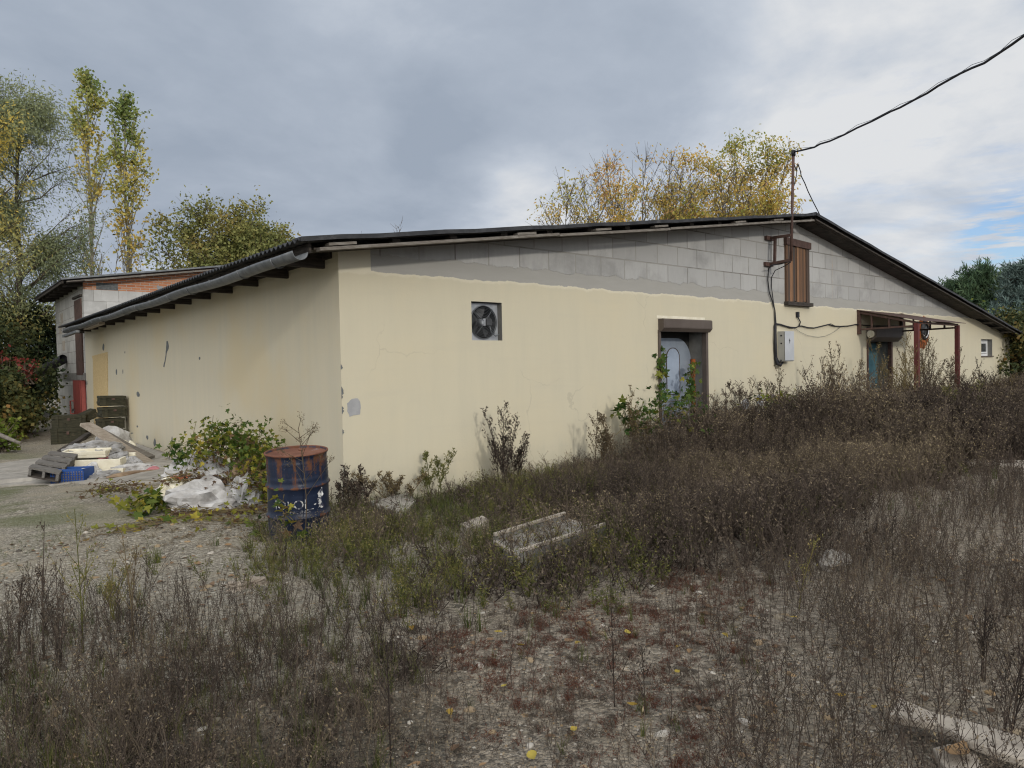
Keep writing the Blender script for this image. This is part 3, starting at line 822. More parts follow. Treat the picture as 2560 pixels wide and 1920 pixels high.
def arch(x0, x1, zb, zt_, r, y, both=True, n=10):
    pts = [(x0, y, zb), (x1, y, zb)]
    rr = r
    for i in range(n + 1):
        t = math.pi / 2 * i / n; pts.append((x1 - rr + rr * math.cos(t), y, zt_ - r + r * math.sin(t)))
    if both:
        for i in range(n + 1):
            t = math.pi / 2 + math.pi / 2 * i / n; pts.append((x0 + rr + rr * math.cos(t), y, zt_ - r + r * math.sin(t)))
    else: pts.append((x0, y, zt_))
    return pts
xdl = onY(1648, 900, yd).x - .3; xdr = onY(1724, 900, yd).x
mb = MB(); mb.prism(arch(xdl, xdr, -.4, d1[3] - .12, .42, yd - .03, False), (0, .028, 0)); mb.build('leaf', MT['door_blue'], DR1)
xi0, xi1 = onY(1662, 900, yd).x, onY(1694, 900, yd).x
zi0, zi1 = onY(1680, 985, yd).z, onY(1680, 870, yd).z
mb = MB(); mb.prism(arch(xi0, xi1, zi0, zi1, (xi1 - xi0) / 2 * .98, yd - .04), (0, .009, 0)); mb.build('inset_panel', MT['door_inset'], DR1)
mb = MB(); A = arch(xi0, xi1, zi0, zi1, (xi1 - xi0) / 2 * .98, yd - .042)
mb.tube(A + [A[0]], .008, 5, caps=False); mb.build('inset_moulding', MT['shutter'], DR1)
rf = random.Random(8)
mb = MB(); xf = onY(1729, 900, yd - .06).x + .06
mb.tube([(xf + rf.uniform(-.012, .012), yd - .08, -.4 + i * .13) for i in range(int((d1[3] + .1) / .13))], [.062 + rf.uniform(-.012, .014) for i in range(int((d1[3] + .1) / .13))], 10)
mb.build('foam_seal', MT['foam'], DR1)
mb = MB(); mb.box((d1[1] - .03, YG - .03, -.4), (d1[1] + .035, YG + .06, d1[3])); mb.build('guide_rail', MT['shutter'], DR1)
mb = MB(); mb.box((d1[0] - .02, YG - .03, -.4), (d1[0] + .03, YG + .04, d1[3])); mb.build('guide_rail', MT['shutter'], DR1)
mb = MB(); mb.box((d1[0] - .04, YG - .004, sb_t + .005), (d1[1] - .02, YG - .0015, sb_t + .055)); mb.build('filler_strip', MT['styro'], DR1)

DR2 = bpy.data.objects.new('roller_door', None); DR2.location = (d2[0] - X0, 0, 0); link(DR2, WH)
s2t, s2b = onY(2180, 818, YG).z, onY(2180, 854, YG).z
dep2 = .22
shutter_box(d2[0] - .01, 0, d2[0] + (onY(2242, 836, YG - dep2).x - onY(2175, 836, YG - dep2).x), s2b, s2t, dep2, DR2)
mb = MB(); mb.box((d2[0], yd, -.4), (d2[1], yd + .04, d2[3])); mb.build('back_panel', MT['reveal'], DR2)
x2r = onY(2197, 880, yd).x
mb = MB(); mb.prism(arch(d2[0] - .2, x2r, -.4, d2[3] - .06, .3, yd - .03, False), (0, .028, 0)); mb.build('leaf', MT['door_teal'], DR2)
mb = MB(); mb.tube([(x2r - .22, yd - .07, d2[3] - .04), (x2r - .06, yd - .07, d2[3] - .16), (x2r + .04, yd - .07, d2[3] - .4), (x2r + .06, yd - .07, .8), (x2r + .06, yd - .07, -.3)], .05, 8); mb.build('foam_seal', MT['wood_grey'], DR2)
mb = MB(); mb.box((d2[1] - .04, YG - .03, -.4), (d2[1] + .04, YG + .06, d2[3])); mb.build('guide_rail', MT['brown'], DR2)
mb = MB(); mb.box((d2[0] - .015, YG - .03, -.4), (d2[0] + .03, YG + .04, d2[3])); mb.build('guide_rail', MT['brown'], DR2)
mb = MB(); c_ = onX(2171, 828, d2[0] - .012); mb.tube([(d2[0] - .06, YG - .11, (s2t + s2b) / 2), (d2[0] - .012, YG - .11, (s2t + s2b) / 2)], .09, 14); mb.build('end_cap', MT['styro'], DR2)

# small window in its reveal
WN = bpy.data.objects.new('window', None); WN.location = (wi[0] - X0, 0, wi[2]); link(WN, WH)
yw = YG + .13
fr = .075
mb = MB()
a, b_, c, d = wi
mb.box((a, yw, c), (a + fr, yw + .05, d)); mb.box((b_ - fr, yw, c), (b_, yw + .05, d))
mb.box((a + fr, yw, c), (b_ - fr, yw + .05, c + fr)); mb.box((a + fr, yw, d - fr), (b_ - fr, yw + .05, d))
mb.build('frame', MT['pvc'], WN, bevel=.006)
mb = MB(); i0, i1, j0, j1 = a + fr + .01, b_ - fr - .01, c + fr + .01, d - fr - .01
f2 = .05
mb.box((i0, yw - .012, j0), (i0 + f2, yw + .03, j1)); mb.box((i1 - f2, yw - .012, j0), (i1, yw + .03, j1))
mb.box((i0 + f2, yw - .012, j0), (i1 - f2, yw + .03, j0 + f2)); mb.box((i0 + f2, yw - .012, j1 - f2), (i1 - f2, yw + .03, j1))
mb.build('sash', MT['pvc'], WN, bevel=.006)
mb = MB(); mb.box((i0 + f2 - .004, yw + .006, j0 + f2 - .004), (i1 - f2 + .004, yw + .016, j1 - f2 + .004)); mb.build('pane', MT['glass'], WN)
mb = MB(); mb.box((a - .02, YG - .04, c - .028), (b_ + .02, yw, c + .003)); mb.build('sill', MT['shutter'], WN)

# loft hatch of upright boards
HT = bpy.data.objects.new('loft_hatch', None)
hl, hr = onY(1966, 620, YG - .05).x, onY(2024, 620, YG - .05).x
ht_, hb = onY(1990, 600, YG - .05).z, onY(1990, 756, YG - .05).z
HT.location = (hl - X0, 0, hb); link(HT, WH)
nb = 7
for i in range(nb):
    mb = MB(); w = (hr - hl) / nb
    mb.box((hl + i * w + .004, YG - .045 + .006 * (i % 3), hb + .05 * ((i * 7) % 3) * .3), (hl + (i + 1) * w - .004, YG - .001, ht_ - .12))
    mb.build('board', MT['hatch'], HT)
mb = MB(); mb.hexa([(hl - .02, YG - .075, ht_ - .13), (hr + .03, YG - .075, ht_ - .15), (hr + .03, YG - .001, ht_ - .15), (hl - .02, YG - .001, ht_ - .13), (hl - .02, YG - .075, ht_ + .02), (hr + .03, YG - .075, ht_ - .01), (hr + .03, YG - .001, ht_ - .01), (hl - .02, YG - .001, ht_ + .02)]); mb.build('head_board', MT['brown'], HT)
mb = MB(); mb.box((hl - .03, YG - .1, hb - .07), (hr + .05, YG - .001, hb + .005)); mb.build('sill_board', MT['wood_dark'], HT)

# ------------------------------------------------------------------ exhaust fans
def fan_parts(T, c, R, ydepth, big=True):
    cx_, cz_ = c
    y = YG + ydepth
    mb = MB(); n = 32
    for i in range(n):
        t0, t1 = 2 * math.pi * i / n, 2 * math.pi * (i + 1) / n
        def sq(t):
            k = 1 / max(abs(math.cos(t)), abs(math.sin(t))); return (cx_ + hx * k * math.cos(t), cz_ + hz * k * math.sin(t))
        hx, hz = (fan1[1] - fan1[0]) / 2, (fan1[3] - fan1[2]) / 2
        a, b_ = sq(t0), sq(t1)
        mb.poly([(a[0], y, a[1]), (b_[0], y, b_[1]), (cx_ + R * math.cos(t1), y, cz_ + R * math.sin(t1)), (cx_ + R * math.cos(t0), y, cz_ + R * math.sin(t0))], [(0, 1, 2, 3)])
    if big: mb.build('mounting_plate', MT['zinc'], T)
    mb = MB(); mb.lathe([(R, 0), (R, .25), (0.0, .25)], 32)
    mb.v = [Vector((cx_ + p.x, y + p.z, cz_ + p.y)) for p in mb.v]; mb.build('housing', MT['black'], T)
    for k in range(5):
        t = 2 * math.pi * k / 5 + .35
        def pt(r, dt, dy): return (cx_ + r * math.cos(t + dt), y + .07 + dy, cz_ + r * math.sin(t + dt))
        mb = MB()
        mb.poly([pt(R * .2, -.3, -.02), pt(R * .6, -.42, -.03), pt(R * .93, -.36, -.035), pt(R * .95, .22, .02), pt(R * .6, .2, .02), pt(R * .2, .3, .02)], [(0, 1, 4, 5), (1, 2, 3, 4)])
        mb.build('blade', MT['blade'], T)
    mb = MB()
    for r in np.linspace(R * .25, R * .98, 9): mb.ring((cx_, y - .03 - .02 * (1 - r / R), cz_), (0, 1, 0), r, .0022, 32, 4)
    for k in range(4):
        t = math.pi / 4 + k * math.pi / 2 + .1
        mb.tube([(cx_ + R * .12 * math.cos(t), y - .055, cz_ + R * .12 * math.sin(t)), (cx_ + R * 1.05 * math.cos(t), y - .028, cz_ + R * 1.05 * math.sin(t))], .005, 5)
    mb.ring((cx_, y - .02, cz_), (0, 1, 0), R * 1.0, .008, 36, 6)
    mb.build('wire_guard', MT['gutter'], T)
    mb = MB(); mb.tube([(cx_, y - .045, cz_), (cx_, y + .08, cz_)], R * .22, 16); mb.build('hub', MT['zinc'], T)
    s = R * .2
    mb = MB(); mb.box((cx_ + .015, y - .075, cz_ - s * 1.05), (cx_ + .015 + 2 * s, y - .04, cz_ + s * .9)); mb.build('terminal_box', MT['blade'], T, bevel=.006)
fc = ((fan1[0] + fan1[1]) / 2 - .01, (fan1[2] + fan1[3]) / 2 - .01)
FN = thing('exhaust_fan', (fc[0], YG, fc[1]), 'square exhaust fan with black blades and zinc plate set in the cream wall', 'fan')
fan_parts(FN, fc, .225, .085)
mb = MB(); mb.tube([(fc[0] + .07, YG + .02, fc[1] - .05), (fc[0] + .10, YG + .03, fc[1] - .14), (fc[0] + .17, YG + .02, fc[1] - .19), (fc[0] + .245, YG + .03, fc[1] - .16)], .007, 6)
mb.build('lead', MT['gutter'], FN)
c2 = onY(2307, 826, YG); c2 = (c2.x, c2.z)
F2 = thing('exhaust_fan', (c2[0], YG, c2[1]), 'black round fan ringed with orange foam on the wall behind the canopy post', 'fan')
mb = MB(); n = 44; rr = random.Random(5)
ro = [.37 + rr.uniform(-.03, .05) + .12 * max(0, -math.sin(2 * math.pi * i / n)) ** 3 for i in range(n)]
for i in range(n):
    t0, t1 = 2 * math.pi * i / n, 2 * math.pi * (i + 1) / n; j = (i + 1) % n
    o0, o1 = (c2[0] + ro[i] * math.cos(t0), YG - .004, c2[1] + ro[i] * math.sin(t0)), (c2[0] + ro[j] * math.cos(t1), YG - .004, c2[1] + ro[j] * math.sin(t1))
    m0, m1 = (c2[0] + .31 * math.cos(t0), YG - .055, c2[1] + .31 * math.sin(t0)), (c2[0] + .31 * math.cos(t1), YG - .055, c2[1] + .31 * math.sin(t1))
    i0_, i1_ = (c2[0] + .25 * math.cos(t0), YG - .03, c2[1] + .25 * math.sin(t0)), (c2[0] + .25 * math.cos(t1), YG - .03, c2[1] + .25 * math.sin(t1))
    mb.poly([o0, o1, m1, m0, i1_, i0_], [(0, 1, 2, 3), (3, 2, 4, 5)], True)
mb.build('foam_ring', MT['foam'], F2)
mb = MB(); mb.ring((c2[0], YG - .05, c2[1]), (0, 1, 0), .235, .03, 32, 8); mb.build('rim', MT['black'], F2)
mb = MB(); mb.tube([(c2[0], YG - .006, c2[1]), (c2[0], YG - .03, c2[1])], .23, 28); mb.build('housing', MT['dark'], F2)
mb = MB(); mb.tube([(c2[0] + .19 * math.cos(t), YG - .075, c2[1] + .19 * math.sin(t)) for t in np.linspace(-2.4, .2, 14)], .014, 6); mb.build('trim_arc', MT['pvc'], F2)
for k in range(4):
    t = 2 * math.pi * k / 4 + .5; mb = MB()
    pt = lambda r, dt, dy: (c2[0] + r * math.cos(t + dt), YG - .045 + dy, c2[1] + r * math.sin(t + dt))
    mb.poly([pt(.04, -.5, 0), pt(.2, -.4, -.01), pt(.2, .3, .01), pt(.04, .5, .01)], [(0, 1, 2, 3)]); mb.build('blade', MT['blade'], F2)

# ------------------------------------------------------------------ canopy over the second door
ca = onY(2144, 776, YG)
cb_x = onY(2250, 800, YG).x
yf = onX(2291.7, 800, ca.x).y          # front line of the posts
p1 = onX(2291.7, 803, ca.x); p2 = onY(2393, 806, p1.y)
CN = thing('door_canopy', (p1.x, p1.y, 0), 'rusty brown steel canopy on two maroon posts over the teal door', 'canopy')
zc, zf, yf = ca.z, p1.z, p1.y
xl, xr_ = ca.x, p2.x
def zcan(y): return zc + (zf - zc) * (YG - y) / (YG - yf)
for x_ in (p1.x, p2.x):
    mb = MB(); mb.box((x_ - .045, yf - .045, -.1), (x_ + .045, yf + .045, zf - .04)); mb.build('post', MT['maroon'], CN)
zlow = onY(2144, 812, YG).z - .05
mb = MB()
for x_ in (xl, cb_x):
    zb = min(zlow, zf - .12)
    mb.bar((x_, YG - .05, zc - .05), (x_, yf, zf - .03), .05, .05)
    mb.bar((x_, YG - .05, zb), (x_, yf, zf - .10), .04, .04)
    for k in (.25, .55, .8):
        y_ = YG + (yf - YG) * k
        mb.bar((x_, y_, zb + (zf - .10 - zb) * k), (x_, y_, zcan(y_) - .04), .035, .035, (0, 1, 0))
mb.bar((xl, yf, zf - .03), (xr_, yf, zf - .03), .05, .05)
mb.bar((cb_x, YG - .06, zc - .05), (xr_, yf, zf - .03), .04, .04)
mb.build('truss', MT['brown'], CN)
for x_ in (xl, cb_x):
    mb = MB(); mb.box((x_ - .04, YG - .07, onY(2144, 836, YG).z), (x_ + .04, YG - .001, zc)); mb.build('wall_bracket', MT['brown'], CN)
mb = MB()
mb.hexa([(xl - .06, YG - .01, zc), (xr_ + .15, YG - .01, zc - .02), (xr_ + .22, yf - .12, zf), (xl - .06, yf - .12, zf), (xl - .06, YG - .01, zc + .012), (xr_ + .15, YG - .01, zc - .008), (xr_ + .22, yf - .12, zf + .012), (xl - .06, yf - .12, zf + .012)])
mb.build('roof_sheet', MT['brown'], CN)

# ------------------------------------------------------------------ service mast, cabinet and cables
ma, mb_ = onY(1920, 596, YG), onY(1918, 661, YG)
pole_y = onX(1977, 588, ma.x).y
pt_top = onX(1983.5, 385, ma.x + .03); pt_top = onY(1983.5, 384, pole_y)
pt_bot = onY(1977.5, 652, pole_y)
MS = thing('service_mast', (pt_bot.x, pole_y, pt_bot.z), 'thin rust brown service mast bracketed off the block gable, above the roof', 'mast')
mb = MB(); mb.tube([pt_bot, pt_top], .027, 10); mb.build('pole', MT['brown'], MS)
mb = MB(); mb.tube([pt_top + Vector((0, 0, -.05)), pt_top + Vector((.005, 0, .06))], .04, 10); mb.build('cap', MT['black'], MS)
for a in (ma, mb_):
    t = (a.z - pt_bot.z) / (pt_top.z - pt_bot.z); e = pt_bot.lerp(pt_top, max(0.01, t - .0)); e = onY(1977, 588 if a is ma else 650, pole_y)
    mb = MB(); mb.bar((a.x, YG, a.z), (e.x, pole_y, e.z), .05, .05); mb.build('arm', MT['brown'], MS)
    mb = MB(); mb.box((a.x - .14, YG - .06, a.z - .045), (a.x + .13, YG - .001, a.z + .035)); mb.build('wall_plate', MT['brown'], MS)
mb = MB(); k = .32; u1 = Vector((ma.x, YG, ma.z)).lerp(onY(1977, 588, pole_y), k); u2 = Vector((mb_.x, YG, mb_.z)).lerp(onY(1977, 650, pole_y), k)
mb.bar(u1, u2, .045, .045); mb.build('strut', MT['brown'], MS)

# overhead cable from the mast towards the pole out of view
pxl = [(1983.5, 380), (2003, 376), (2036, 368), (2050, 360), (2074, 353), (2110, 337), (2142, 320), (2180, 303), (2226, 279), (2250, 269), (2283, 251), (2318, 233), (2345, 215), (2400, 184), (2430, 170), (2460, 158), (2500, 131), (2530, 111), (2560, 89), (2640, 36), (2760, -45), (2900, -150)]
D0 = (pt_top - ORG).length; pts = []
for px, py in pxl:
    t = (px - 1983.5) / (2900 - 1983.5)
    dist = 1 / ((1 - t) / D0 + t / (D0 * .62))
    pts.append(ORG + ray(px, py) * dist)
pts[0] = pt_top + Vector((0, 0, .03))
mb = MB(); mb.tube(pts, .017, 8)
OC = mb.build('overhead_cable', MT['cable'])
tag(OC, 'thick black overhead cable running from the mast top up into the sky', 'cable')
mb = MB(); mb.tube([p + Vector((0, 0, .03 + .02 * math.sin(i * 2.3))) for i, p in enumerate(pts)], .004, 5); mb.build('support_wire', MT['gutter'], OC)
mb = MB()
w_ = [(1984, 405), (1990, 425), (1993, 415), (1995, 410), (2001, 428), (2003, 440), (2012, 458), (2020, 478), (2033, 505), (2045, 528), (2053, 545)]
mb.tube([onY(px, py, pole_y + .12 * i / 4) for i, (px, py) in enumerate(w_)], .010, 6)
mb.tube([onY(px, py, pole_y + .02) for px, py in ((1993, 412), (1991, 440), (1985, 465))], .008, 6)
tag(mb.build('drop_wire', MT['cable']), 'thin black wire looping from the mast down to the ridge', 'cable')

bl, br = onY(1943.5, 860, YG), None
xcb = bl.x
dcab = YG - onX(1963, 865, xcb).y
zct, zcb = onX(1955, 828, xcb).z, onX(1955, 904, xcb).z
xce = onY(1985, 865, YG - dcab).x
CB = thing('electrical_cabinet', (xcb, YG, zcb), 'pale grey electrical cabinet with small bolt mark on the cream wall', 'cabinet')
mb = MB(); mb.box((xcb, YG - dcab * .93, zcb), (xce - .005, YG - .001, zct)); mb.build('body', MT['cab_side'], CB, bevel=.008)
mb = MB(); mb.box((xcb - .004, YG - dcab * .975, zcb + .015), (xce, YG - dcab * .935, zct - .015)); mb.build('gap_seal', MT['black'], CB)
mb = MB(); mb.box((xcb - .008, YG - dcab, zcb + .02), (xce + .008, YG - dcab * .978, zct)); mb.build('door', MT['cab'], CB, bevel=.006)
zm = (zct + zcb) / 2; xm = (xcb + xce) / 2
mb = MB(); mb.prism([(xm - .03, YG - dcab - .002, zm + .11), (xm + .012, YG - dcab - .002, zm + .17), (xm + .006, YG - dcab - .002, zm + .12), (xm + .03, YG - dcab - .002, zm + .12), (xm - .012, YG - dcab - .002, zm + .05), (xm - .004, YG - dcab - .002, zm + .10)], (0, .0015, 0)); mb.build('bolt_mark', MT['black'], CB)
for dz in (.06, .22):
    mb = MB(); mb.tube([(xcb - .004, YG - dcab * .5, zm + dz), (xcb + .002, YG - dcab * .5, zm + dz)], .018, 10); mb.build('hole', MT['black'], CB)
# cable bundle down the wall
yc = YG - .03
def wl(px, py, dy=0): p = onY(px, py, yc - dy); return p
mb = MB()
b1 = [onY(1976, 653, pole_y), onY(1950, 660, pole_y + .25), onY(1930, 663, YG - .25), wl(1921, 672, .03), wl(1919.5, 700), wl(1923, 730), wl(1932, 757), wl(1937, 775), wl(1939, 810), wl(1939, 825), wl(1938, 870), wl(1939, 895), wl(1943, 910, .03), wl(1951, 914, .06), wl(1957, 905, .05)]
mb.tube(b1, [.012] * 8 + [.02] * 2 + [.035] * 3 + [.025, .02], 8)
b2 = [onY(1977, 655, pole_y), onY(1962, 665, pole_y + .2), wl(1938, 676, .12), wl(1929, 693), wl(1929, 720), wl(1933, 752), wl(1938, 780), wl(1940, 808)]
mb.tube(b2, .009, 8)
mb.tube([wl(1937, 812), wl(1937.5, 850, .02), wl(1940, 890, .02), wl(1948, 908, .04), wl(1953, 900, .05)], .016, 8)
tag(mb.build('cable_bundle', MT['cable']), 'black cables curving from the mast arm down to the cabinet', 'cable')
mb = MB()
h = [(1940, 810), (1950, 811), (1962, 815), (1978, 819), (1990, 819), (1998, 815), (2005, 815), (2020, 819), (2035, 820), (2052, 816), (2068, 812), (2073, 811), (2085, 815), (2100, 816), (2120, 815), (2140, 811), (2160, 813), (2190, 815), (2230, 815), (2285, 818)]
mb.tube([wl(*q) for q in h], [.018] * 4 + [.013] * (len(h) - 4), 8)
mb.tube([wl(1998, 815), wl(2001, 805), wl(1996, 795), wl(1994, 790)], .012, 6)
c_ = wl(1994.5, 787); mb.box((c_.x - .035, YG - .05, c_.z - .05), (c_.x + .035, YG - .002, c_.z + .06))
mb.tube([wl(2072, 811), wl(2077, 809), wl(2088, 815), wl(2102, 816)], .007, 6)
tag(mb.build('wall_cable', MT['cable']), 'black cable sagging along the cream wall from cabinet to canopy', 'cable')
mb = MB()
mb.tube([wl(1985, 819), wl(2000, 830), (wl(2020, 839)), wl(2045, 843), wl(2065, 840), wl(2085, 830), wl(2102, 817)], .004, 5)
tag(mb.build('slack_wire', MT['gutter']), 'thin grey slack wire drooping under the wall cable', 'cable')

# ------------------------------------------------------------------ annex behind
AN = thing('annex', (X0, YB, 0), 'taller pale block annex with brick gable top and red door behind the warehouse', 'annex')
def z_an(x): return 4.36 + .155 * (x - 3.2)
YE = 30.05
za_w = 4.14
mb = MB(); mb.poly([(X0, YB, -.6), (X0, YE, -.6), (X0, YE, z_an(X0) - .08), (X0, YB, z_an(X0) - .08)], [(3, 2, 1, 0)])
mb.poly([(X0, YE, -.6), (11, YE, -.6), (11, YE, 4.6), (X0, YE, z_an(X0) - .1)], [(0, 3, 2, 1)])
mb.build('side_wall', MT['annex_side'], AN)
mb = MB(); mb.poly([(X0, YB, 2.0), (11, YB, 2.0), (11, YB, za_w), (X0, YB, za_w)], [(0, 1, 2, 3)]); mb.build('block_wall', MT['annex_blk'], AN)
mb = MB(); mb.poly([(X0, YB, za_w), (11, YB, za_w), (11, YB, z_an(11) - .08), (X0, YB, z_an(X0) - .08)], [(0, 1, 2, 3)]); mb.build('brick_gable', MT['brick'], AN)
mb = MB(); mb.box((X0 + .34, YB - .012, za_w + .01), (X0 + .92, YB - .002, za_w + .22)); mb.build('bare_patch', MT['peel'], AN)
mb = MB(); P = [onY(*q, YB - .006) for q in ((392, 713), (405, 716), (411, 724), (407, 733), (398, 729), (392, 720))]; mb.prism([Vector((p.x, YB - .006, p.z)) for p in P], (0, .004, 0)); mb.build('mortar_smear', MT['patch'], AN)
roof_sheet(AN, 3.15, 11, z_an(3.15), z_an(11), 23.95, 30.4, MT['roof'], seed=4, nx_=8)
mb = MB(); mb.bar((3.15, 23.95, z_an(3.15) + .02), (11, 23.95, z_an(11) + .02), .05, .05); mb.build('verge_strip', MT['gutter'], AN)
mb = MB(); mb.bar((3.3, 23.98, z_an(3.3) - .08), (11, 23.98, z_an(11) - .08), .08, .05); mb.build('verge_board', MT['wood_grey'], AN)
for n in range(7):
    y = 24.4 + n * .92
    mb = MB(); mb.bar((3.25, y, z_an(3.25) - .12), (X0 + .02, y, z_an(X0) - .14), .06, .14); mb.build('rafter', MT['wood_dark'], AN)
mb = MB(); mb.bar((3.2, 24.0, z_an(3.2) - .06), (3.2, 30.3, z_an(3.2) - .06), .05, .1); mb.build('fascia', MT['wood_dark'], AN)
mb = MB(); mb.bar((3.3, 24.05, z_an(3.3) - .10), (X0 - .02, 24.05, z_an(X0) - .10), .5, .02); mb.build('soffit', MT['wood_dark'], AN)
mb = MB(); mb.box((X0 - .04, 24.62, 1.60), (X0 - .001, 25.75, 3.9)); mb.build('brown_door', MT['brown'], AN)
mb = MB(); mb.bar((X0 - .03, 24.5, 3.98), (X0 - .03, 26.0, 4.0), .06, .06); mb.build('lintel', MT['wood_dark'], AN)
mb = MB(); mb.box((X0 - .03, 24.35, 1.44), (X0 - .001, 30.0, 1.66)); mb.build('beam', MT['reveal'], AN)
RD = bpy.data.objects.new('red_door', None); RD.location = (0, .3, 0); link(RD, AN)
a1, a2 = 24.42, 26.1
mb = MB(); mb.box((X0 - .10, a1, -.2), (X0 - .001, a2, 1.43)); mb.build('leaf', MT['red'], RD, bevel=.008)
mb = MB(); mb.box((X0 - .13, a1 - .05, -.2), (X0 - .03, a1 + .04, 1.43)); mb.box((X0 - .115, a1 + .3, -.2), (X0 - .095, a1 + .36, 1.42)); mb.build('frame', MT['red'], RD)
hy = 26.05
mb = MB(); mb.tube([(X0 - .1, hy, .78), (X0 - .17, hy + .15, .78), (X0 - .17, hy + .15, .38), (X0 - .1, hy, .38)], .022, 8); mb.build('handle', MT['red'], RD)
mb = MB(); mb.box((X0 - .15, hy - .12, .46), (X0 - .1, hy - .02, .53)); mb.build('padlock', MT['black'], RD)
mb = MB()
pA, pB = onX(163, 898, X0 - .12), onX(133, 926, X0 - .9)
pA = Vector((X0 - .1, 27.7, onX(160, 898, X0).z)); pB = pA + Vector((-.62, .95, -.42)); pA2 = pA
mb.tube([pA, pB], .155, 16, caps=False); mb.tube([pB, pA], .14, 16, caps=False)
mb.tube([pA.lerp(pB, .45), pA.lerp(pB, .5)], .168, 16)
mb.build('duct_pipe', MT['black'], AN)
mb = MB()
for y_, z_ in ((29.0, 3.2), (28.4, 2.6), (28.6, 3.55)):
    mb.box((X0 - .006, y_ - .28, z_ - .17), (X0 - .002, y_ + .28, z_ + .17))
mb.build('mortar_patches', MT['concrete_pale'], AN)

# ------------------------------------------------------------------ oil drum
B0 = far(752, 1335, 7.15); bx, by = B0.x, B0.y
BR = thing('oil_drum', (bx, by, gzf(bx, by) - .03), 'dented blue oil drum with rusty lid and worn white letters', 'drum', rot=(math.radians(1.5), math.radians(-3.2), math.radians(20)))
R = .288; H = .885
def dz(t, z): return 1 + .012 * math.sin(3 * t + z * 4) + .010 * math.sin(5 * t + 9 * z)
mb = MB()
prof = [(R - .01, 0), (R + .004, .006), (R + .004, .022), (R - .006, .03)]
z = .03
def rib(z0): return [(R - .004, z0 - .022), (R + .010, z0 - .008), (R + .013, z0), (R + .010, z0 + .008), (R - .004, z0 + .022)]
prof += [(R - .004, .12), (R - .004, .2)] + rib(.29) + [(R - .004, .36), (R - .004, .44), (R - .004, .5)] + rib(.575) + [(R - .004, .63)]
for k in range(5): prof += [(R - .002, .665 + k * .032), (R - .009, .68 + k * .032)]
prof += [(R - .006, .84), (R - .004, .862), (R + .006, .866), (R + .006, H), (R - .006, H), (R - .010, H - .022)]
mb.lathe(prof, 64)
for i, p in enumerate(mb.v):
    t = math.atan2(p.y, p.x); k = dz(t, p.z) if .05 < p.z < .82 else 1
    mb.v[i] = Vector((p.x * k, p.y * k, p.z))
mb.build('body', MT['barrel'], BR, local=True)
mb = MB(); mb.lathe([(R - .009, H - .018), (R * .8, H - .024), (R * .4, H - .03), (0.001, H - .028)], 48); mb.build('lid', MT['rusttop'], BR, local=True)
mb = MB(); mb.ring((0, 0, H - .004), (0, 0, 1), R + .002, .009, 48, 8); mb.build('rim', MT['rusttop'], BR, local=True)
mb = MB(); mb.tube([(.16, .1, H - .028), (.16, .1, H - .012)], .03, 14); mb.build('bung', MT['rusttop'], BR, local=True)
def wrap_text(body, size, ang0, z0, name, flip=False, squash=1.0):
    cu = bpy.data.curves.new('lettering', 'FONT'); cu.body = body; cu.size = size; cu.resolution_u = 3
    to = bpy.data.objects.new('lettering', cu); COL.objects.link(to)
    dg = bpy.context.evaluated_depsgraph_get(); me0 = to.evaluated_get(dg).to_mesh()
    V = [v.co.copy() for v in me0.vertices]; F = [list(p.vertices) for p in me0.polygons]
    to.evaluated_get(dg).to_mesh_clear(); COL.objects.unlink(to); bpy.data.objects.remove(to); bpy.data.curves.remove(cu)
    mb = MB(); w = max(v.x for v in V)
    out = []
    for v in V:
        a = ang0 + (v.x * squash) / R
        k = R + .0055 + .004
        out.append((k * math.cos(a) * dz(a, z0), k * math.sin(a) * dz(a, z0), z0 + v.y))
    mb.poly(out, F); return mb.build(name, MT['white'], BR, local=True)
# angle on the drum that faces the camera, in the drum's own turned frame
acam = math.atan2(-by, -bx) - math.radians(20)
wrap_text('IOl Ol_-9', .125, acam - .80, .385, 'lettering', squash=.92)
wrap_text('MEDENCE', .036, acam - .28, .345, 'small_lettering', squash=1.15)
mb = MB(); rr = random.Random(3); P = []
for (da, z_) in ((.62, .37), (.80, .36), (.83, .47), (.80, .56), (.72, .53), (.62, .50), (.66, .44)):
    a = acam + da; P.append(Vector(((R + .008) * math.cos(a), (R + .008) * math.sin(a), z_)))
P = blob_poly(P, 5, 4, .12); cpt = sum(P, Vector()) / len(P); cpt = cpt * ((R + .009) / math.hypot(cpt.x, cpt.y)); cpt.z = .455
mb.poly(P + [cpt], [(i, (i + 1) % len(P), len(P)) for i in range(len(P))]); mb.build('paint_block', MT['white'], BR, local=True)

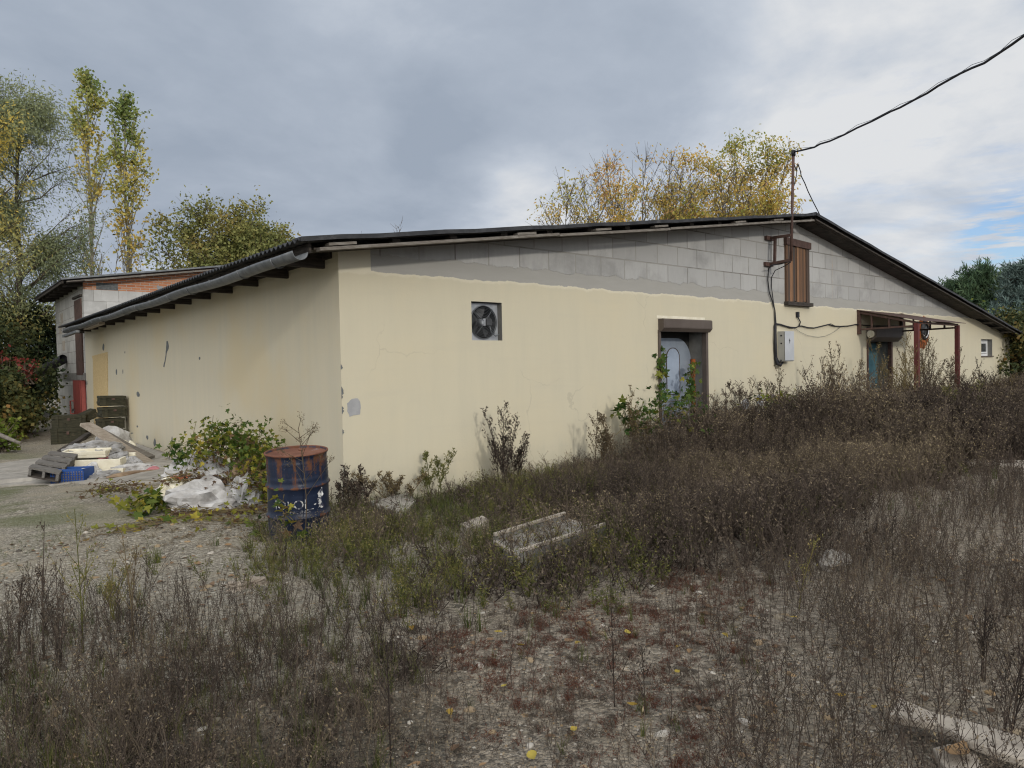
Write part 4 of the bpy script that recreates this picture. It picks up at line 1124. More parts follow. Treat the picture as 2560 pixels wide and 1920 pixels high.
# ------------------------------------------------------------------ rubbish by the side wall
def crate(loc, size, rz, label, group, rx=0, ry=0):
    T = thing('wooden_crate', loc, label, 'crate', group, (rx, ry, rz))
    sx, sy, sz = size
    t = .022
    mb = MB(); mb.box((-sx / 2, -sy / 2, 0), (sx / 2, sy / 2, sz * .72)); mb.build('body', MT['crate'], T, local=True, bevel=.006)
    mb = MB(); mb.box((-sx / 2 - .008, -sy / 2 - .008, sz * .735), (sx / 2 + .008, sy / 2 + .008, sz)); mb.build('lid', MT['crate'], T, local=True, bevel=.006)
    for s in (-1, 1):
        mb = MB(); xx = s * sx * .34
        mb.box((xx - .035, -sy / 2 - t, .0), (xx + .035, -sy / 2 - .001, sz * .98)); mb.build('batten', MT['crate'], T, local=True)
        mb = MB(); mb.box((xx - .035, sy / 2 + .001, .0), (xx + .035, sy / 2 + t, sz * .98)); mb.build('batten', MT['crate'], T, local=True)
    mb = MB(); mb.box((-sx / 2 - t, -sy * .36, sz * .2), (-sx / 2 - .001, sy * .36, sz * .42)); mb.build('end_board', MT['crate'], T, local=True)
    mb = MB(); mb.box((-.03, -sy / 2 - .03, sz * .6), (.03, -sy / 2 - .023, sz * .80)); mb.build('clasp', MT['brown'], T, local=True)
    return T
cg = 'olive crates stacked by the side wall'
# stack: a column against the wall
st_b = onX(285, 1100, X0 - .35)
sy_ = onX(320, 1040, X0 - .06).y + .35
zz = [onX(290, v, X0 - .45).z for v in (1118, 1090, 1066, 1062)]
base = gzf(3.3, sy_)
ztop = onX(290, 988, X0 - .4).z
hh = (ztop - base) / 4.75
names = ['lowest olive crate of the four by the side wall, partly hidden by rubbish', 'second olive crate from the bottom of the stack by the side wall',
         'third olive crate up in the stack, under the top one', 'topmost olive crate of the stack by the side wall']
for k in range(4):
    crate((X0 - .36 + .02 * k - .03 * (k % 2), sy_ + .02 * (k % 2), base + hh * (.75 + k)), (.53, .46, hh - .035), .04 * (k % 3 - 1), names[k], cg, ry=.0 if k < 3 else .03)
crate((X0 - .36, sy_, base), (.55, .48, hh * .72), 0, 'shallow dark crate at the foot of the stack by the side wall', cg)
lc = onZ(133, 1110, -.2)
lb = Vector((lc.x + .42, lc.y + .1, gzf(lc.x, lc.y)))
crate((lb.x, lb.y, lb.z), (.80, .6, .42), -.35, 'large lower olive crate left of the rubbish heap', 'large olive crates')
crate((lb.x + .02, lb.y + .02, lb.z + .42), (.78, .58, .33), -.33, 'large upper olive crate resting on another left of the rubbish heap', 'large olive crates')
tc = far(205, 1085, lb.length + .1)
crate((tc.x, tc.y, lb.z + .52), (.8, .5, .22), .1, 'tipped olive crate leaning between the large crates and the planks', 'large olive crates', ry=-.42)

def plank(a, b, w, h, label, mat='wood_pale'):
    a, b = Vector(a), Vector(b); mb = MB(); n = 5
    d = (b - a).normalized(); sx = d.cross(Vector((0, 0, 1))).normalized(); sy = sx.cross(d)
    rr = random.Random(int(a.x * 1000))
    k = 0
    for i in range(n + 1):
        c = a.lerp(b, i / n) + sy * (.008 * math.sin(i * 1.7)); ww = w / 2 * (1 + rr.uniform(-.04, .04))
        mb.v += [c - sx * ww - sy * h / 2, c + sx * ww - sy * h / 2, c + sx * ww + sy * h / 2, c - sx * ww + sy * h / 2]
    for i in range(n):
        o = i * 4
        for j in range(4): mb.f.append([o + j, o + 4 + j, o + 4 + (j + 1) % 4, o + (j + 1) % 4]); mb.sm.append(False)
    mb.f += [[0, 1, 2, 3], [n * 4 + 3, n * 4 + 2, n * 4 + 1, n * 4]]; mb.sm += [False, False]
    c = (a + b) / 2; T = bpy.data.objects.new('plank', None)
    o = MB(); o.v = [v - a for v in mb.v]; o.f = mb.f; o.sm = mb.sm
    ob = o.build('plank', MT[mat]); ob.location = a; bpy.data.objects.remove(T)
    return tag(ob, label, 'plank', 'old planks on the rubbish heap')
pe = onX(372, 1158, X0 - .12)
ps = onX(212, 1060, X0 - 1.15)
D_ = pe.length + 1.0
plank(far(214, 1060, 16.3), onZ(372, 1160, -.10), .24, .06, 'long grey plank sloping from the crates down to the wall foot')
plank(far(238, 1072, 16.4), onZ(378, 1144, -.04), .2, .05, 'browner plank lying against the long grey one', 'wood_grey')
plank(far(150, 1130, 16.0), far(222, 1085, 17.0), .10, .06, 'dark plank leaning across the front of the large crates', 'wood_dark')

# pallet propped on a blue crate
pc = [onZ(68, 1172, -.10), onZ(152, 1193, -.12)]
pa, pb = far(70, 1172, 13.75), far(148, 1188, 13.4)
pd_, pc_ = far(128, 1130, 15.0), far(195, 1138, 14.7)
PT = thing('pallet', pa, 'grey wooden pallet propped askew on the blue crate', 'pallet')
def pl(u, v, w=0.0):
    p = pa.lerp(pb, u).lerp(pd_.lerp(pc_, u), v)
    nrm = (pb - pa).cross(pd_ - pa).normalized()
    return p + nrm * w
for k in range(4):
    v0 = .01 + k * .268; v1 = v0 + .165
    mb = MB(); mb.hexa([pl(0, v0), pl(1, v0), pl(1, v1), pl(0, v1), pl(0, v0, .03), pl(1, v0, .03), pl(1, v1, .03), pl(0, v1, .03)]); mb.build('deck_board', MT['wood_pallet'], PT)
mb = MB(); mb.hexa([pl(0, .02, -.135), pl(1, .02, -.135), pl(1, .98, -.135), pl(0, .98, -.135), pl(0, .02, -.105), pl(1, .02, -.105), pl(1, .98, -.105), pl(0, .98, -.105)]); mb.build('bottom_shade', MT['wood_dark'], PT)  # solid dark sheet, coloured as the shade under the deck boards
for u in (.02, .46, .9):
    mb = MB(); mb.hexa([pl(u, 0, -.10), pl(u + .09, 0, -.10), pl(u + .09, 1, -.10), pl(u, 1, -.10), pl(u, 0, -.001), pl(u + .09, 0, -.001), pl(u + .09, 1, -.001), pl(u, 1, -.001)]); mb.build('bearer', MT['wood_pallet'], PT)
q0 = far(182, 1188, 13.7)
BC = thing('plastic_crate', (q0.x, q0.y, gzf(q0.x, q0.y)), 'blue plastic crate under the edge of the grey pallet', 'crate', rot=(0, 0, -.62))
mb = MB(); sx, sy, sz = .52, .34, .24
for a, b_ in (((-sx / 2, -sy / 2, 0), (sx / 2, -sy / 2 + .015, .03)), ((-sx / 2, -sy / 2, sz - .04), (sx / 2, -sy / 2 + .015, sz)), ((-sx / 2, sy / 2 - .015, 0), (sx / 2, sy / 2, sz)), ((-sx / 2, -sy / 2, 0), (-sx / 2 + .015, sy / 2, sz)), ((sx / 2 - .015, -sy / 2, 0), (sx / 2, sy / 2, sz)), ((-sx / 2, -sy / 2, 0), (sx / 2, sy / 2, .012))):
    mb.box(a, b_)
for i in range(13): mb.box((-sx / 2 + .0 + i * .0415, -sy / 2 + .002, .03), (-sx / 2 + .018 + i * .0415, -sy / 2 + .013, sz - .04))
for j in range(4): mb.box((-sx / 2, -sy / 2 + .004, .05 + j * .04), (sx / 2, -sy / 2 + .011, .064 + j * .04))
mb.build('basket', MT['blue_crate'], BC, local=True)
mb = MB(); mb.box((-sx / 2 + .02, -sy / 2 + .02, .012), (sx / 2 - .02, sy / 2 - .02, sz * .7)); mb.build('contents', MT['cardboard'], BC, local=True)

def crumple(name, loc, size, seed, mat, label, cat, group=None, rough=.28, sub=3, rz=0.0, flat=0.0):
    """a crumpled lump: noisy ellipsoid with creases and a flat foot"""
    import bmesh
    bm = bmesh.new(); bmesh.ops.create_icosphere(bm, subdivisions=sub, radius=1.0)
    rr = random.Random(seed); o = Vector((rr.uniform(-50, 50), rr.uniform(-50, 50), rr.uniform(-50, 50)))
    from mathutils import noise as mn
    for v in bm.verts:
        n = v.co.copy()
        f = 1 + rough * (1.1 * mn.noise(n * 1.5 + o) + .55 * (1 - abs(mn.noise(n * 3.1 + o)) * 2.4) + .40 * (.5 - abs(mn.noise(n * 6.5 + o))) + .22 * mn.noise(n * 13 + o))
        p = n * f
        p.z = max(p.z, -.35 + flat)
        v.co = Vector((p.x * size[0], p.y * size[1], (p.z + .35) * size[2]))
    me = bpy.data.meshes.new(name); bm.to_mesh(me); bm.free()
    me.polygons.foreach_set('use_smooth', [False] * len(me.polygons))
    me.materials.append(MT[mat])
    ob = bpy.data.objects.new(name, me); ob.location = loc; ob.rotation_euler = (0, 0, rz); link(ob)
    return tag(ob, label, cat, group)

def styro_box(loc, size, rz, label, lean=0.0):
    T = thing('foam_box', loc, label, 'box', 'polystyrene boxes', (lean, 0, rz))
    sx, sy, sz = size; t = .05
    mb = MB(); mb.box((-sx / 2, -sy / 2, 0), (sx / 2, sy / 2, t))
    mb.box((-sx / 2, -sy / 2, t), (sx / 2, -sy / 2 + t, sz)); mb.box((-sx / 2, sy / 2 - t, t), (sx / 2, sy / 2, sz * .96))
    mb.box((-sx / 2, -sy / 2 + t, t), (-sx / 2 + t, sy / 2 - t, sz * .98)); mb.box((sx / 2 - t, -sy / 2 + t, t), (sx / 2, -sy / 2 * .3, sz)); mb.box((sx / 2 - t, -sy / 2 * .3, t), (sx / 2, sy / 2 - t, sz * .8))
    mb.build('shell', MT['styro'], T, local=True, bevel=.008)
    return T
def gp_(px, py, d): p = far(px, py, d); p.z = gzf(p.x, p.y); return p
s0 = gp_(248, 1165, 14.7)
styro_box(s0 + Vector((0, .1, .05)), (1.05, .75, .30), -.55, 'large open polystyrene box full of bags on the rubbish heap', .06)
styro_box(gp_(217, 1155, 15.0) + Vector((0, 0, .34)), (.75, .34, .12), -.5, 'flat yellowed polystyrene tray on top of the larger box', .1)
styro_box(gp_(262, 1182, 14.1), (.7, .4, .16), -.5, 'shallow polystyrene box under the heap beside the blue crate', -.1)
crumple('foam_lump', far(283, 1098, 16.6) + Vector((0, 0, -.12)), (.30, .2, .26), 4, 'white_sack', 'rough white foam lump against the lowest olive crate', 'foam', rough=.25)
crumple('foam_lump', far(305, 1118, 16.2) + Vector((0, 0, -.08)), (.16, .13, .16), 5, 'styro', 'cream foam lump behind the long grey plank', 'foam', rough=.2)
crumple('foam_lump', far(326, 1125, 16.1) + Vector((0, 0, -.1)), (.12, .1, .2), 6, 'styro', 'small cream foam lump by the wall under the plank', 'foam', rough=.2)
bags = [(232, 1118, 15.4, .42, .28, .16, 'film', 'crumpled grey plastic bag above the flat foam tray'), (268, 1128, 15.3, .36, .3, .2, 'film', 'clear plastic bag in the middle of the open foam box'),
        (290, 1142, 15.0, .26, .2, .15, 'film', 'grey film bag under the long plank'), (324, 1162, 14.6, .22, .22, .26, 'film', 'grey plastic bag slumped beneath the planks by the wall'),
        (262, 1143, 14.9, .13, .1, .08, 'pink', 'pink rag inside the open foam box'), (258, 1131, 15.1, .10, .08, .05, 'blue_crate', 'small blue scrap inside the open foam box'),
        (290, 1136, 15.0, .13, .08, .05, 'black', 'black bottle lying in the open foam box'), (240, 1112, 15.6, .3, .2, .1, 'white_sack', 'white sheet spread at the back of the rubbish heap'),
        (228, 1180, 13.9, .2, .16, .22, 'white_sack', 'white torn sack right of the blue crate'), (336, 1172, 14.1, .4, .26, .13, 'white_sack', 'flat white sack at the foot of the long plank'),
        (270, 1190, 13.7, .3, .16, .12, 'film', 'grey film trailing along the ground before the foam box'), (380, 1178, 13.9, .24, .18, .09, 'pink', 'pink rag on the concrete by the wall'),
        (350, 1183, 13.8, .42, .2, .07, 'cardboard', 'sodden brown cardboard before the plank foot'), (310, 1188, 13.5, .3, .12, .05, 'cardboard', 'flattened brown cardboard strip on the concrete'),
        (222, 1185, 13.75, .09, .08, .1, 'cardboard', 'brown tin in the torn white sack'), (395, 1165, 14.3, .35, .25, .1, 'concrete', 'grey rubble lump at the wall foot')]
for i, (px, py, d, sx, sy, sz, mt, lb_) in enumerate(bags):
    p = gp_(px, py, d); zc_ = far(px, py, d).z
    nm = {'film': 'plastic_bag', 'pink': 'rag', 'blue_crate': 'plastic_scrap', 'black': 'bottle', 'white_sack': 'sack', 'cardboard': 'cardboard', 'concrete': 'rubble'}[mt]
    z_ = max(p.z, zc_ - sz * .6)
    crumple(nm, (p.x, p.y, z_ + .025), (sx * .9, sy * .9, sz * .72), 20 + i, mt, lb_, nm.replace('_', ' '), rough=.36 if mt in ('film', 'white_sack', 'pink') else .25, sub=4 if mt in ('film', 'white_sack') else 3, rz=i)

# second heap, nearer: white sacks and bricks below the hop vine
sacks = [(540, 1245, 9.3, .50, .34, .30, 'white_sack', 'large white sack lying on its side left of the blue drum'), (452, 1240, 9.6, .36, .26, .26, 'styro', 'cream sack at the front left of the vine heap'),
         (470, 1180, 10.6, .30, .26, .34, 'white_sack', 'white sack low at the back of the vine heap by the wall'), (505, 1170, 10.3, .28, .24, .42, 'white_sack', 'white sack under the left edge of the vine'),
         (560, 1195, 9.9, .34, .26, .38, 'film', 'grey sack beneath the middle of the vine'), (445, 1165, 11.0, .22, .2, .3, 'white_sack', 'small white sack nearest the rubbish planks'),
         (610, 1210, 9.2, .26, .2, .30, 'white_sack', 'white torn sack right behind the blue drum'), (520, 1215, 9.7, .3, .2, .3, 'white_sack', 'white sack above the large one, bricks beside it'),
         (400, 1228, 10.0, .2, .14, .16, 'white_sack', 'small cream sack left of the yellow vine leaves'), (640, 1180, 9.6, .3, .3, .5, 'cardboard', 'brown rotting pile under the vine behind the drum')]
for i, (px, py, d, sx, sy, sz, mt, lb_) in enumerate(sacks):
    p = gp_(px, py, d)
    crumple('sack' if mt != 'cardboard' else 'rubble', (p.x, p.y, p.z - .03), (sx * .86, sy * .86, sz * .86), 60 + i, mt, lb_, 'sack' if mt != 'cardboard' else 'rubble', rough=.5, sub=4, rz=i * 1.3)
rr = random.Random(9)
for i in range(18):
    px, py = rr.uniform(425, 645), rr.uniform(1188, 1228); d = 9.42 + (1228 - py) * .018
    p = gp_(px, py, d); hz_ = max(.03, far(px, py, d).z - p.z)
    mb = MB(); mb.box((-.115, -.055, -.03), (.115, .055, .035)) if i % 2 else mb.box((-.06, -.055, -.03), (.055, .05, .04))
    ob = mb.build('brick', MT['brickbit'], local=True, bevel=.006); ob.location = (p.x, p.y, p.z + min(.35, hz_)); ob.rotation_euler = (rr.uniform(-.5, .5), rr.uniform(-.5, .5), rr.uniform(0, 6))
    tag(ob, 'broken orange brick tumbled among the white sacks under the vine', 'brick', 'broken bricks in the vine heap')

# ------------------------------------------------------------------ slabs and stones among the weeds
def slab(name, pxs, ztop_, th, mat, label, cat, group=None):
    P = [onZ(px, py, ztop_) for px, py in pxs]; P = [Vector((p.x, p.y, ztop_)) for p in blob_poly(P, len(pxs), 4, .03)]
    for p in P: p.z = ztop_
    a = P[0]; mb = MB(); mb.prism([p - a for p in P], (0, 0, -th))
    o = mb.build(name, MT[mat], local=True, bevel=.008); o.location = a
    return tag(o, label, cat, group)
# concrete trough: two rims and a sunken floor
A, B, C, D = [onZ(px, py, .19) for px, py in ((1236, 1332), (1412, 1279), (1512, 1306), (1300, 1372))]
TR = thing('concrete_trough', (A.x, A.y, 0), 'pale edged concrete trough half sunk in the dry weeds', 'trough')
def rim_(p, q, w, h, nm, z=.19):
    mb = MB(); mb.bar(Vector((p.x, p.y, z - h / 2 - .018)), Vector((q.x, q.y, z - h / 2 - .018)), w * .8, h - .036); o = mb.build(nm, MT['reveal'], TR)
    mb = MB(); mb.bar(Vector((p.x, p.y, z - .016)), Vector((q.x, q.y, z - .016)), w, .034); mb.build('rim', MT['concrete_pale'], o, bevel=.008)
rim_(A, B, .032, .19, 'long_side'); rim_(D, C, .032, .20, 'long_side'); rim_(A, D, .032, .12, 'end_side', .13); rim_(B, C, .032, .12, 'end_side', .13)
mb = MB(); mb.prism([Vector((p.x, p.y, .12)) for p in (A, B, C, D)], (0, 0, -.12)); mb.build('floor', MT['concrete'], TR)
slab('concrete_slab', [(1150, 1308), (1205, 1288), (1222, 1298), (1170, 1322)], .13, .12, 'concrete_pale', 'small pale concrete slab in the weeds left of the trough', 'slab')
slab('concrete_slab', [(925, 1252), (1018, 1232), (1040, 1250), (1000, 1285)], .10, .12, 'concrete', 'low concrete slab in the grass near the warehouse corner', 'slab')
slab('concrete_slab', [(2410, 1146), (2560, 1150), (2560, 1168), (2420, 1158)], .10, .12, 'concrete_pale', 'far pale slab edge beyond the gravel track', 'slab')
sl = 'broken cement sheets in the foreground weeds'
slab('cement_sheet', [(2222, 1786), (2250, 1742), (2330, 1778), (2440, 1806), (2548, 1836), (2600, 1880), (2590, 1905), (2500, 1880), (2420, 1850), (2340, 1808), (2260, 1795)], .12, .035, 'concrete_pale', 'long broken cement sheet lying in the foreground weeds', 'slab', sl)
slab('cement_sheet', [(2330, 1868), (2370, 1857), (2430, 1866), (2452, 1900), (2470, 1960), (2380, 1970), (2360, 1915)], .07, .04, 'concrete_pale', 'shorter pale cement sheet at the bottom edge, an orange leaf on it', 'slab', sl)
p = gp_(2090, 1420, onZ(2090, 1420).to_2d().length); crumple('stone', (p.x, p.y, p.z - .02), (.15, .11, .10), 90, 'concrete', 'pale stone lump on the gravel track', 'stone', rough=.25)
p = onZ(617, 1472); crumple('rag', (p.x, p.y, gzf(p.x, p.y) - .01), (.135, .07, .05), 91, 'wood_pale', 'dirty cream rag lying on the gravel', 'rag', rough=.45, sub=4)

# ------------------------------------------------------------------ trees
def grow(rng, base, height, lean, n_limb, limb_len, limb_up, t0, r0, twig_n, droop=0.0, wander=.03, crown=None, multi=1, twig_len=.5, tn=.55, mlean=.09):
    """stems, limbs and twigs as tubes; returns tube mesh and twig-end points with directions"""
    q = Q(); P = []; Dn = []
    for s in range(multi):
        b = np.array(base, float) + (rng.normal(size=3) * np.array([.25, .25, 0]) if multi > 1 else 0)
        h = height * (1 if s == 0 else rng.uniform(.65, .98))
        ln = np.array(lean, float) + (rng.normal(size=2) * mlean if multi > 1 else 0)
        m_ = 10; t = np.linspace(0, 1, m_)
        wob = np.cumsum(rng.normal(size=(m_, 2)) * wander * h / m_, 0)
        st = np.stack([b[0] + ln[0] * h * t ** 1.3 + wob[:, 0], b[1] + ln[1] * h * t ** 1.3 + wob[:, 1], b[2] + h * t], 1)
        qtube(q, st, r0 * (1 if s == 0 else .7), r0 * .12, rng.uniform(.3, .6), 6)
        for k in range(n_limb):
            u = t0 + (1 - t0) * ((k + rng.uniform(0, 1)) / n_limb)
            i = min(int(u * (m_ - 1)), m_ - 2); f = u * (m_ - 1) - i
            p0 = st[i] * (1 - f) + st[i + 1] * f
            az = rng.uniform(0, 2 * np.pi)
            L = limb_len * h * (crown(u) if crown else (1 - .7 * u)) * rng.uniform(.75, 1.2)
            d = np.array([math.cos(az), math.sin(az), limb_up * rng.uniform(.7, 1.3)]); d /= np.linalg.norm(d)
            L = min(L, ((1.0 - u) * h * .95 + .02 * h) / max(.15, d[2] + (.25 if droop == 0 else 0)))
            mm = 5; tt = np.linspace(0, 1, mm)[:, None]
            lb = p0 + d * L * tt + np.array([0, 0, 1]) * L * (.25 if droop == 0 else -.15 * droop) * tt ** 2 + np.cumsum(rng.normal(size=(mm, 3)) * .03 * L, 0) * (tt > 0)
            qtube(q, lb, r0 * .28 * (1 - .6 * u) + .006, .006, rng.uniform(.2, .7), 4)
            for w in range(twig_n):
                v = rng.uniform(.2, 1.0); j = min(int(v * (mm - 1)), mm - 2); g_ = v * (mm - 1) - j
                p1 = lb[j] * (1 - g_) + lb[j + 1] * g_
                dd = d + rng.normal(size=3) * tn; dd[2] += .25 if droop == 0 else -.5 * droop
                dd /= np.linalg.norm(dd); l = twig_len * rng.uniform(.5, 1.3)
                tw = np.stack([p1, p1 + dd * l * .5, p1 + dd * l + np.array([0, 0, -.25 * droop * l])])
                qtube(q, tw, .009, .004, rng.uniform(.2, .8), 3)
                P.append(tw); Dn.append(dd)
    return q, np.array(P), np.array(Dn)

def leaves_on(rng, q, P, Dn, per, L, W, tint, spread=.15, keep=None, droop=0.0):
    n = len(P)
    k = rng.integers(0, n, n * per); f = rng.uniform(.1, 1.05, n * per)
    pos = np.where(f[:, None] < .5, P[k, 0] + (P[k, 1] - P[k, 0]) * f[:, None] * 2, P[k, 1] + (P[k, 2] - P[k, 1]) * (f[:, None] * 2 - 1))
    pos += rng.normal(size=pos.shape) * spread
    if keep is not None:
        m_ = rng.uniform(size=len(pos)) < keep(pos); pos = pos[m_]; k = k[m_]
    d = Dn[k] * .5 + rng.normal(size=pos.shape) * .7; d[:, 2] -= .3 + droop
    t = tint(pos) if callable(tint) else tint
    qleaves(q, pos, d, L * rng.uniform(.7, 1.25, len(pos)), W * rng.uniform(.7, 1.2, len(pos)), np.clip(t + rng.normal(size=len(pos)) * .13, 0, 1), rng, .25)

LEAF = dict(
    poplar=tint_mat('poplar_leaf', [(0, (0.17, 0.23, 0.075)), (.35, (0.31, 0.34, 0.10)), (.65, (0.52, 0.45, 0.13)), (1, (0.58, 0.42, 0.11))], .6, .3),
    willow=tint_mat('willow_leaf', [(0, (0.19, 0.225, 0.13)), (.5, (0.30, 0.33, 0.17)), (.8, (0.40, 0.37, 0.13)), (1, (0.60, 0.46, 0.10))], .6, .3),
    maple=tint_mat('autumn_maple_leaf', [(0, (0.19, 0.26, 0.06)), (.3, (0.45, 0.42, 0.11)), (.6, (0.70, 0.50, 0.15)), (.85, (0.66, 0.40, 0.20)), (1, (0.60, 0.34, 0.22))], .6, .5),
    green=tint_mat('olive_leaf', [(0, (0.09, 0.125, 0.045)), (.5, (0.22, 0.225, 0.075)), (.8, (0.26, 0.22, 0.07)), (1, (0.34, 0.24, 0.08))], .6, .2),
    dark=tint_mat('hedge_leaf', [(0, (0.022, 0.036, 0.017)), (.45, (0.055, 0.068, 0.026)), (.75, (0.125, 0.11, 0.035)), (1, (0.23, 0.125, 0.04))], .6, .15),
    lime=tint_mat('lime_leaf', [(0, (0.09, 0.13, 0.02)), (.6, (0.20, 0.22, 0.04)), (1, (0.36, 0.27, 0.05))], .6, .3),
    redleaf=tint_mat('red_creeper_leaf', [(0, (0.09, 0.03, 0.02)), (.5, (0.22, 0.045, 0.04)), (1, (0.33, 0.075, 0.06))], .6, .3),
    pine=tint_mat('pine_needle', [(0, (0.055, 0.10, 0.062)), (.6, (0.115, 0.18, 0.09)), (1, (0.20, 0.24, 0.11))], .6, .1),
    spruce=tint_mat('blue_spruce_needle', [(0, (0.045, 0.078, 0.07)), (.6, (0.105, 0.155, 0.14)), (1, (0.19, 0.25, 0.225))], .6, .1),
)
BARK = dict(
    pale=tint_mat('poplar_bark', [(0, (0.15, 0.14, 0.11)), (1, (0.33, 0.31, 0.25))], .95),
    brown=tint_mat('brown_bark', [(0, (0.06, 0.05, 0.04)), (1, (0.16, 0.13, 0.095))], .95),
)
def tree(name, loc, label, cat, group, q, lq, bark, leaf):
    T = thing(name, loc, label, cat, group)
    q.build('trunk', BARK[bark], T); lq.build('crown', LEAF[leaf], T)
    return T

def at_top(px, py_base, px_t, py_t, dist):
    """ground point and height so that the tree's tip shows at a pixel"""
    b = far(px, py_base, dist); t = far(px_t, py_t, dist); z = -.2
    return np.array([b.x, b.y, z]), t.z - z, np.array([(t.x - b.x), (t.y - b.y)]) / (t.z - z)
def poplar(px, ptx, pty, dist, seed, label, width, bare, side=0):
    rng = np.random.default_rng(seed)
    b, h, ln = at_top(px, 690, ptx, pty, dist); h -= .85
    q, P, Dn = grow(rng, b, h, ln, 52, .125 * width, 3.0, .16, .14, 7, crown=lambda u: .45 + 1.1 * math.sin(math.pi * min(1, max(.02, (u - .12) * 1.02))) * (1 - .2 * u), twig_len=.55, tn=.3)
    lq = Q(); z0 = b[2]
    f = lambda p: (p[:, 2] - z0) / h
    leaves_on(rng, lq, P, Dn, 13, .15, .068, lambda p: np.clip(1.72 - 1.45 * f(p) + .5 * (vnoise(p[:, 0] * 1.2, p[:, 2] * 1.2, seed) - .5), 0, 1), .11, keep=lambda p: np.clip((f(p) - bare) * 3.6, .05, 1) * (.45 + .55 * sst(f(p), bare, bare + .25)))
    return tree('poplar_tree', tuple(b), label, 'tree', 'poplars behind the annex', q, lq, 'pale', 'poplar')
poplar(226, 198, 172, 38, 11, 'slim poplar with tall bare trunk and leafy tip behind the annex', .74, .56)
poplar(312, 314, 226, 37, 12, 'fuller golden poplar with many thin upright branches behind the annex', .86, .42)
for i, (px, top) in enumerate(((262, 585), (246, 620), (372, 640))):
    rng = np.random.default_rng(50 + i); b, h, ln = at_top(px, 700, px, top, 36)
    q, P, Dn = grow(rng, b, h, ln, 14, .12, 2.2, .5, .03, 2, multi=3, twig_len=.5); lq = Q()
    leaves_on(rng, lq, P, Dn, 1, .15, .06, .6, .1)
    tree('sapling', tuple(b), ['thin bare sapling between the two poplars', 'thin bare sapling left of the fuller poplar', 'tiny bare sapling right of the poplars'][i], 'sapling', 'saplings by the poplars', q, lq, 'brown', 'poplar')

def willow(px, ptx, pty, dist, seed, label, tintf, llen, per, leaf='willow', t0=.25):
    rng = np.random.default_rng(seed); b, h, ln = at_top(px, 840, ptx, pty, dist)
    q, P, Dn = grow(rng, b, h, ln, 62, llen, 1.0, t0, .17, 13, droop=.5, crown=lambda u: .30 + 1.0 * math.sin(math.pi * min(1, max(.05, u * .97))), twig_len=.95)
    lq = Q(); leaves_on(rng, lq, P, Dn, per, .14, .022, tintf, .20, droop=.5, keep=lambda p: .35 + .65 * (vnoise(p[:, 0] * .9, p[:, 2] * .9, seed) > .42))
    return tree('willow_tree', tuple(b), label, 'tree', None, q, lq, 'brown', leaf)
willow(58, 45, 262, 33, 21, 'grey green willow with drooping twigs at the edge behind the hedge', lambda p: np.clip(.22 + .6 * (vnoise(p[:, 0] * .6, p[:, 2] * .6, 2) - .4) + .3 * sst(-p[:, 2], -7, -2), 0, 1), .185, 58)
willow(-165, -140, 265, 30, 22, 'yellowing willow at the edge with golden foliage', lambda p: np.clip(.93 - .4 * sst(-p[:, 2], -9, -3), 0, 1), .26, 26)

rng = np.random.default_rng(31)
b, h, ln = at_top(585, 700, 590, 532, 33)
q, P, Dn = grow(rng, b, h, ln, 34, .62, .75, .30, .12, 12, multi=5, twig_len=.65, crown=lambda u: 1.0 - .75 * u)
lq = Q(); leaves_on(rng, lq, P, Dn, 26, .15, .05, lambda p: np.clip(.28 + .32 * sst(p[:, 2], 4.5, 8) + .5 * (vnoise(p[:, 0], p[:, 2], 4) - .5), 0, 1), .2, keep=lambda p: .3 + .7 * (vnoise(p[:, 0] * .8, p[:, 2] * .8, 9) > .3))
tree('broadleaf_tree', tuple(b), 'round olive green tree rising behind the brick gable', 'tree', None, q, lq, 'brown', 'green')

mlist = [(1392, 1385, 470, 44, 3, .3, 'lowest sparse sapling with pale yellow leaves at the end of the row behind the roof'), (1440, 1448, 450, 40, 3, .35, 'thin yellow sapling, second from the sparse end behind the roof'), (1490, 1482, 470, 36, 2, .35, 'thin leafless topped sapling behind the roof'), (1545, 1568, 418, 50, 4, .7, 'slim orange topped maple standing apart behind the roof'),
         (1610, 1622, 396, 18, 3, .7, 'tall bare twigged sapling with a few leaves at its tip'), (1690, 1680, 410, 75, 6, .55, 'yellow and orange maple in the middle of the row behind the roof'), (1770, 1765, 402, 80, 6, .45, 'olive yellow maple between the middle one and the golden pair'),
         (1815, 1812, 398, 85, 5, .5, 'golden maple squeezed just left of the tallest one'),
         (1855, 1868, 366, 95, 7, .35, 'tallest green and gold maple behind the roof ridge'), (1878, 1876, 428, 80, 5, .5, 'golden maple nearest the service mast')]
for i, (px, ptx, pty, dens, multi, tn, lbm) in enumerate(mlist):
    rng = np.random.default_rng(100 + i); dist = 30 + (i % 3) * 1.2
    b, h, ln = at_top(px, 600, ptx, pty, dist)
    b[2] = -.1; h -= .12
    q, P, Dn = grow(rng, b, h, ln, 28, .27, 1.35, .40, .05, 5, multi=multi, twig_len=.6, crown=lambda u: 1.15 - .75 * u)
    lq = Q(); leaves_on(rng, lq, P, Dn, max(1, dens // 6), .15, .040, lambda p: np.clip(tn * .5 + .22 + .45 * (vnoise(p[:, 0] * .8 + i, p[:, 2] * .8, 3) - .45), 0, 1), .16, droop=.5, keep=lambda p: .12 + .88 * sst(vnoise(p[:, 0] * 1.1 + 3 * i, p[:, 2] * 1.1, 7), .38, .55))
    tree('maple_tree', tuple(b), lbm, 'tree', 'autumn maples behind the roof', q, lq, 'brown', 'maple')
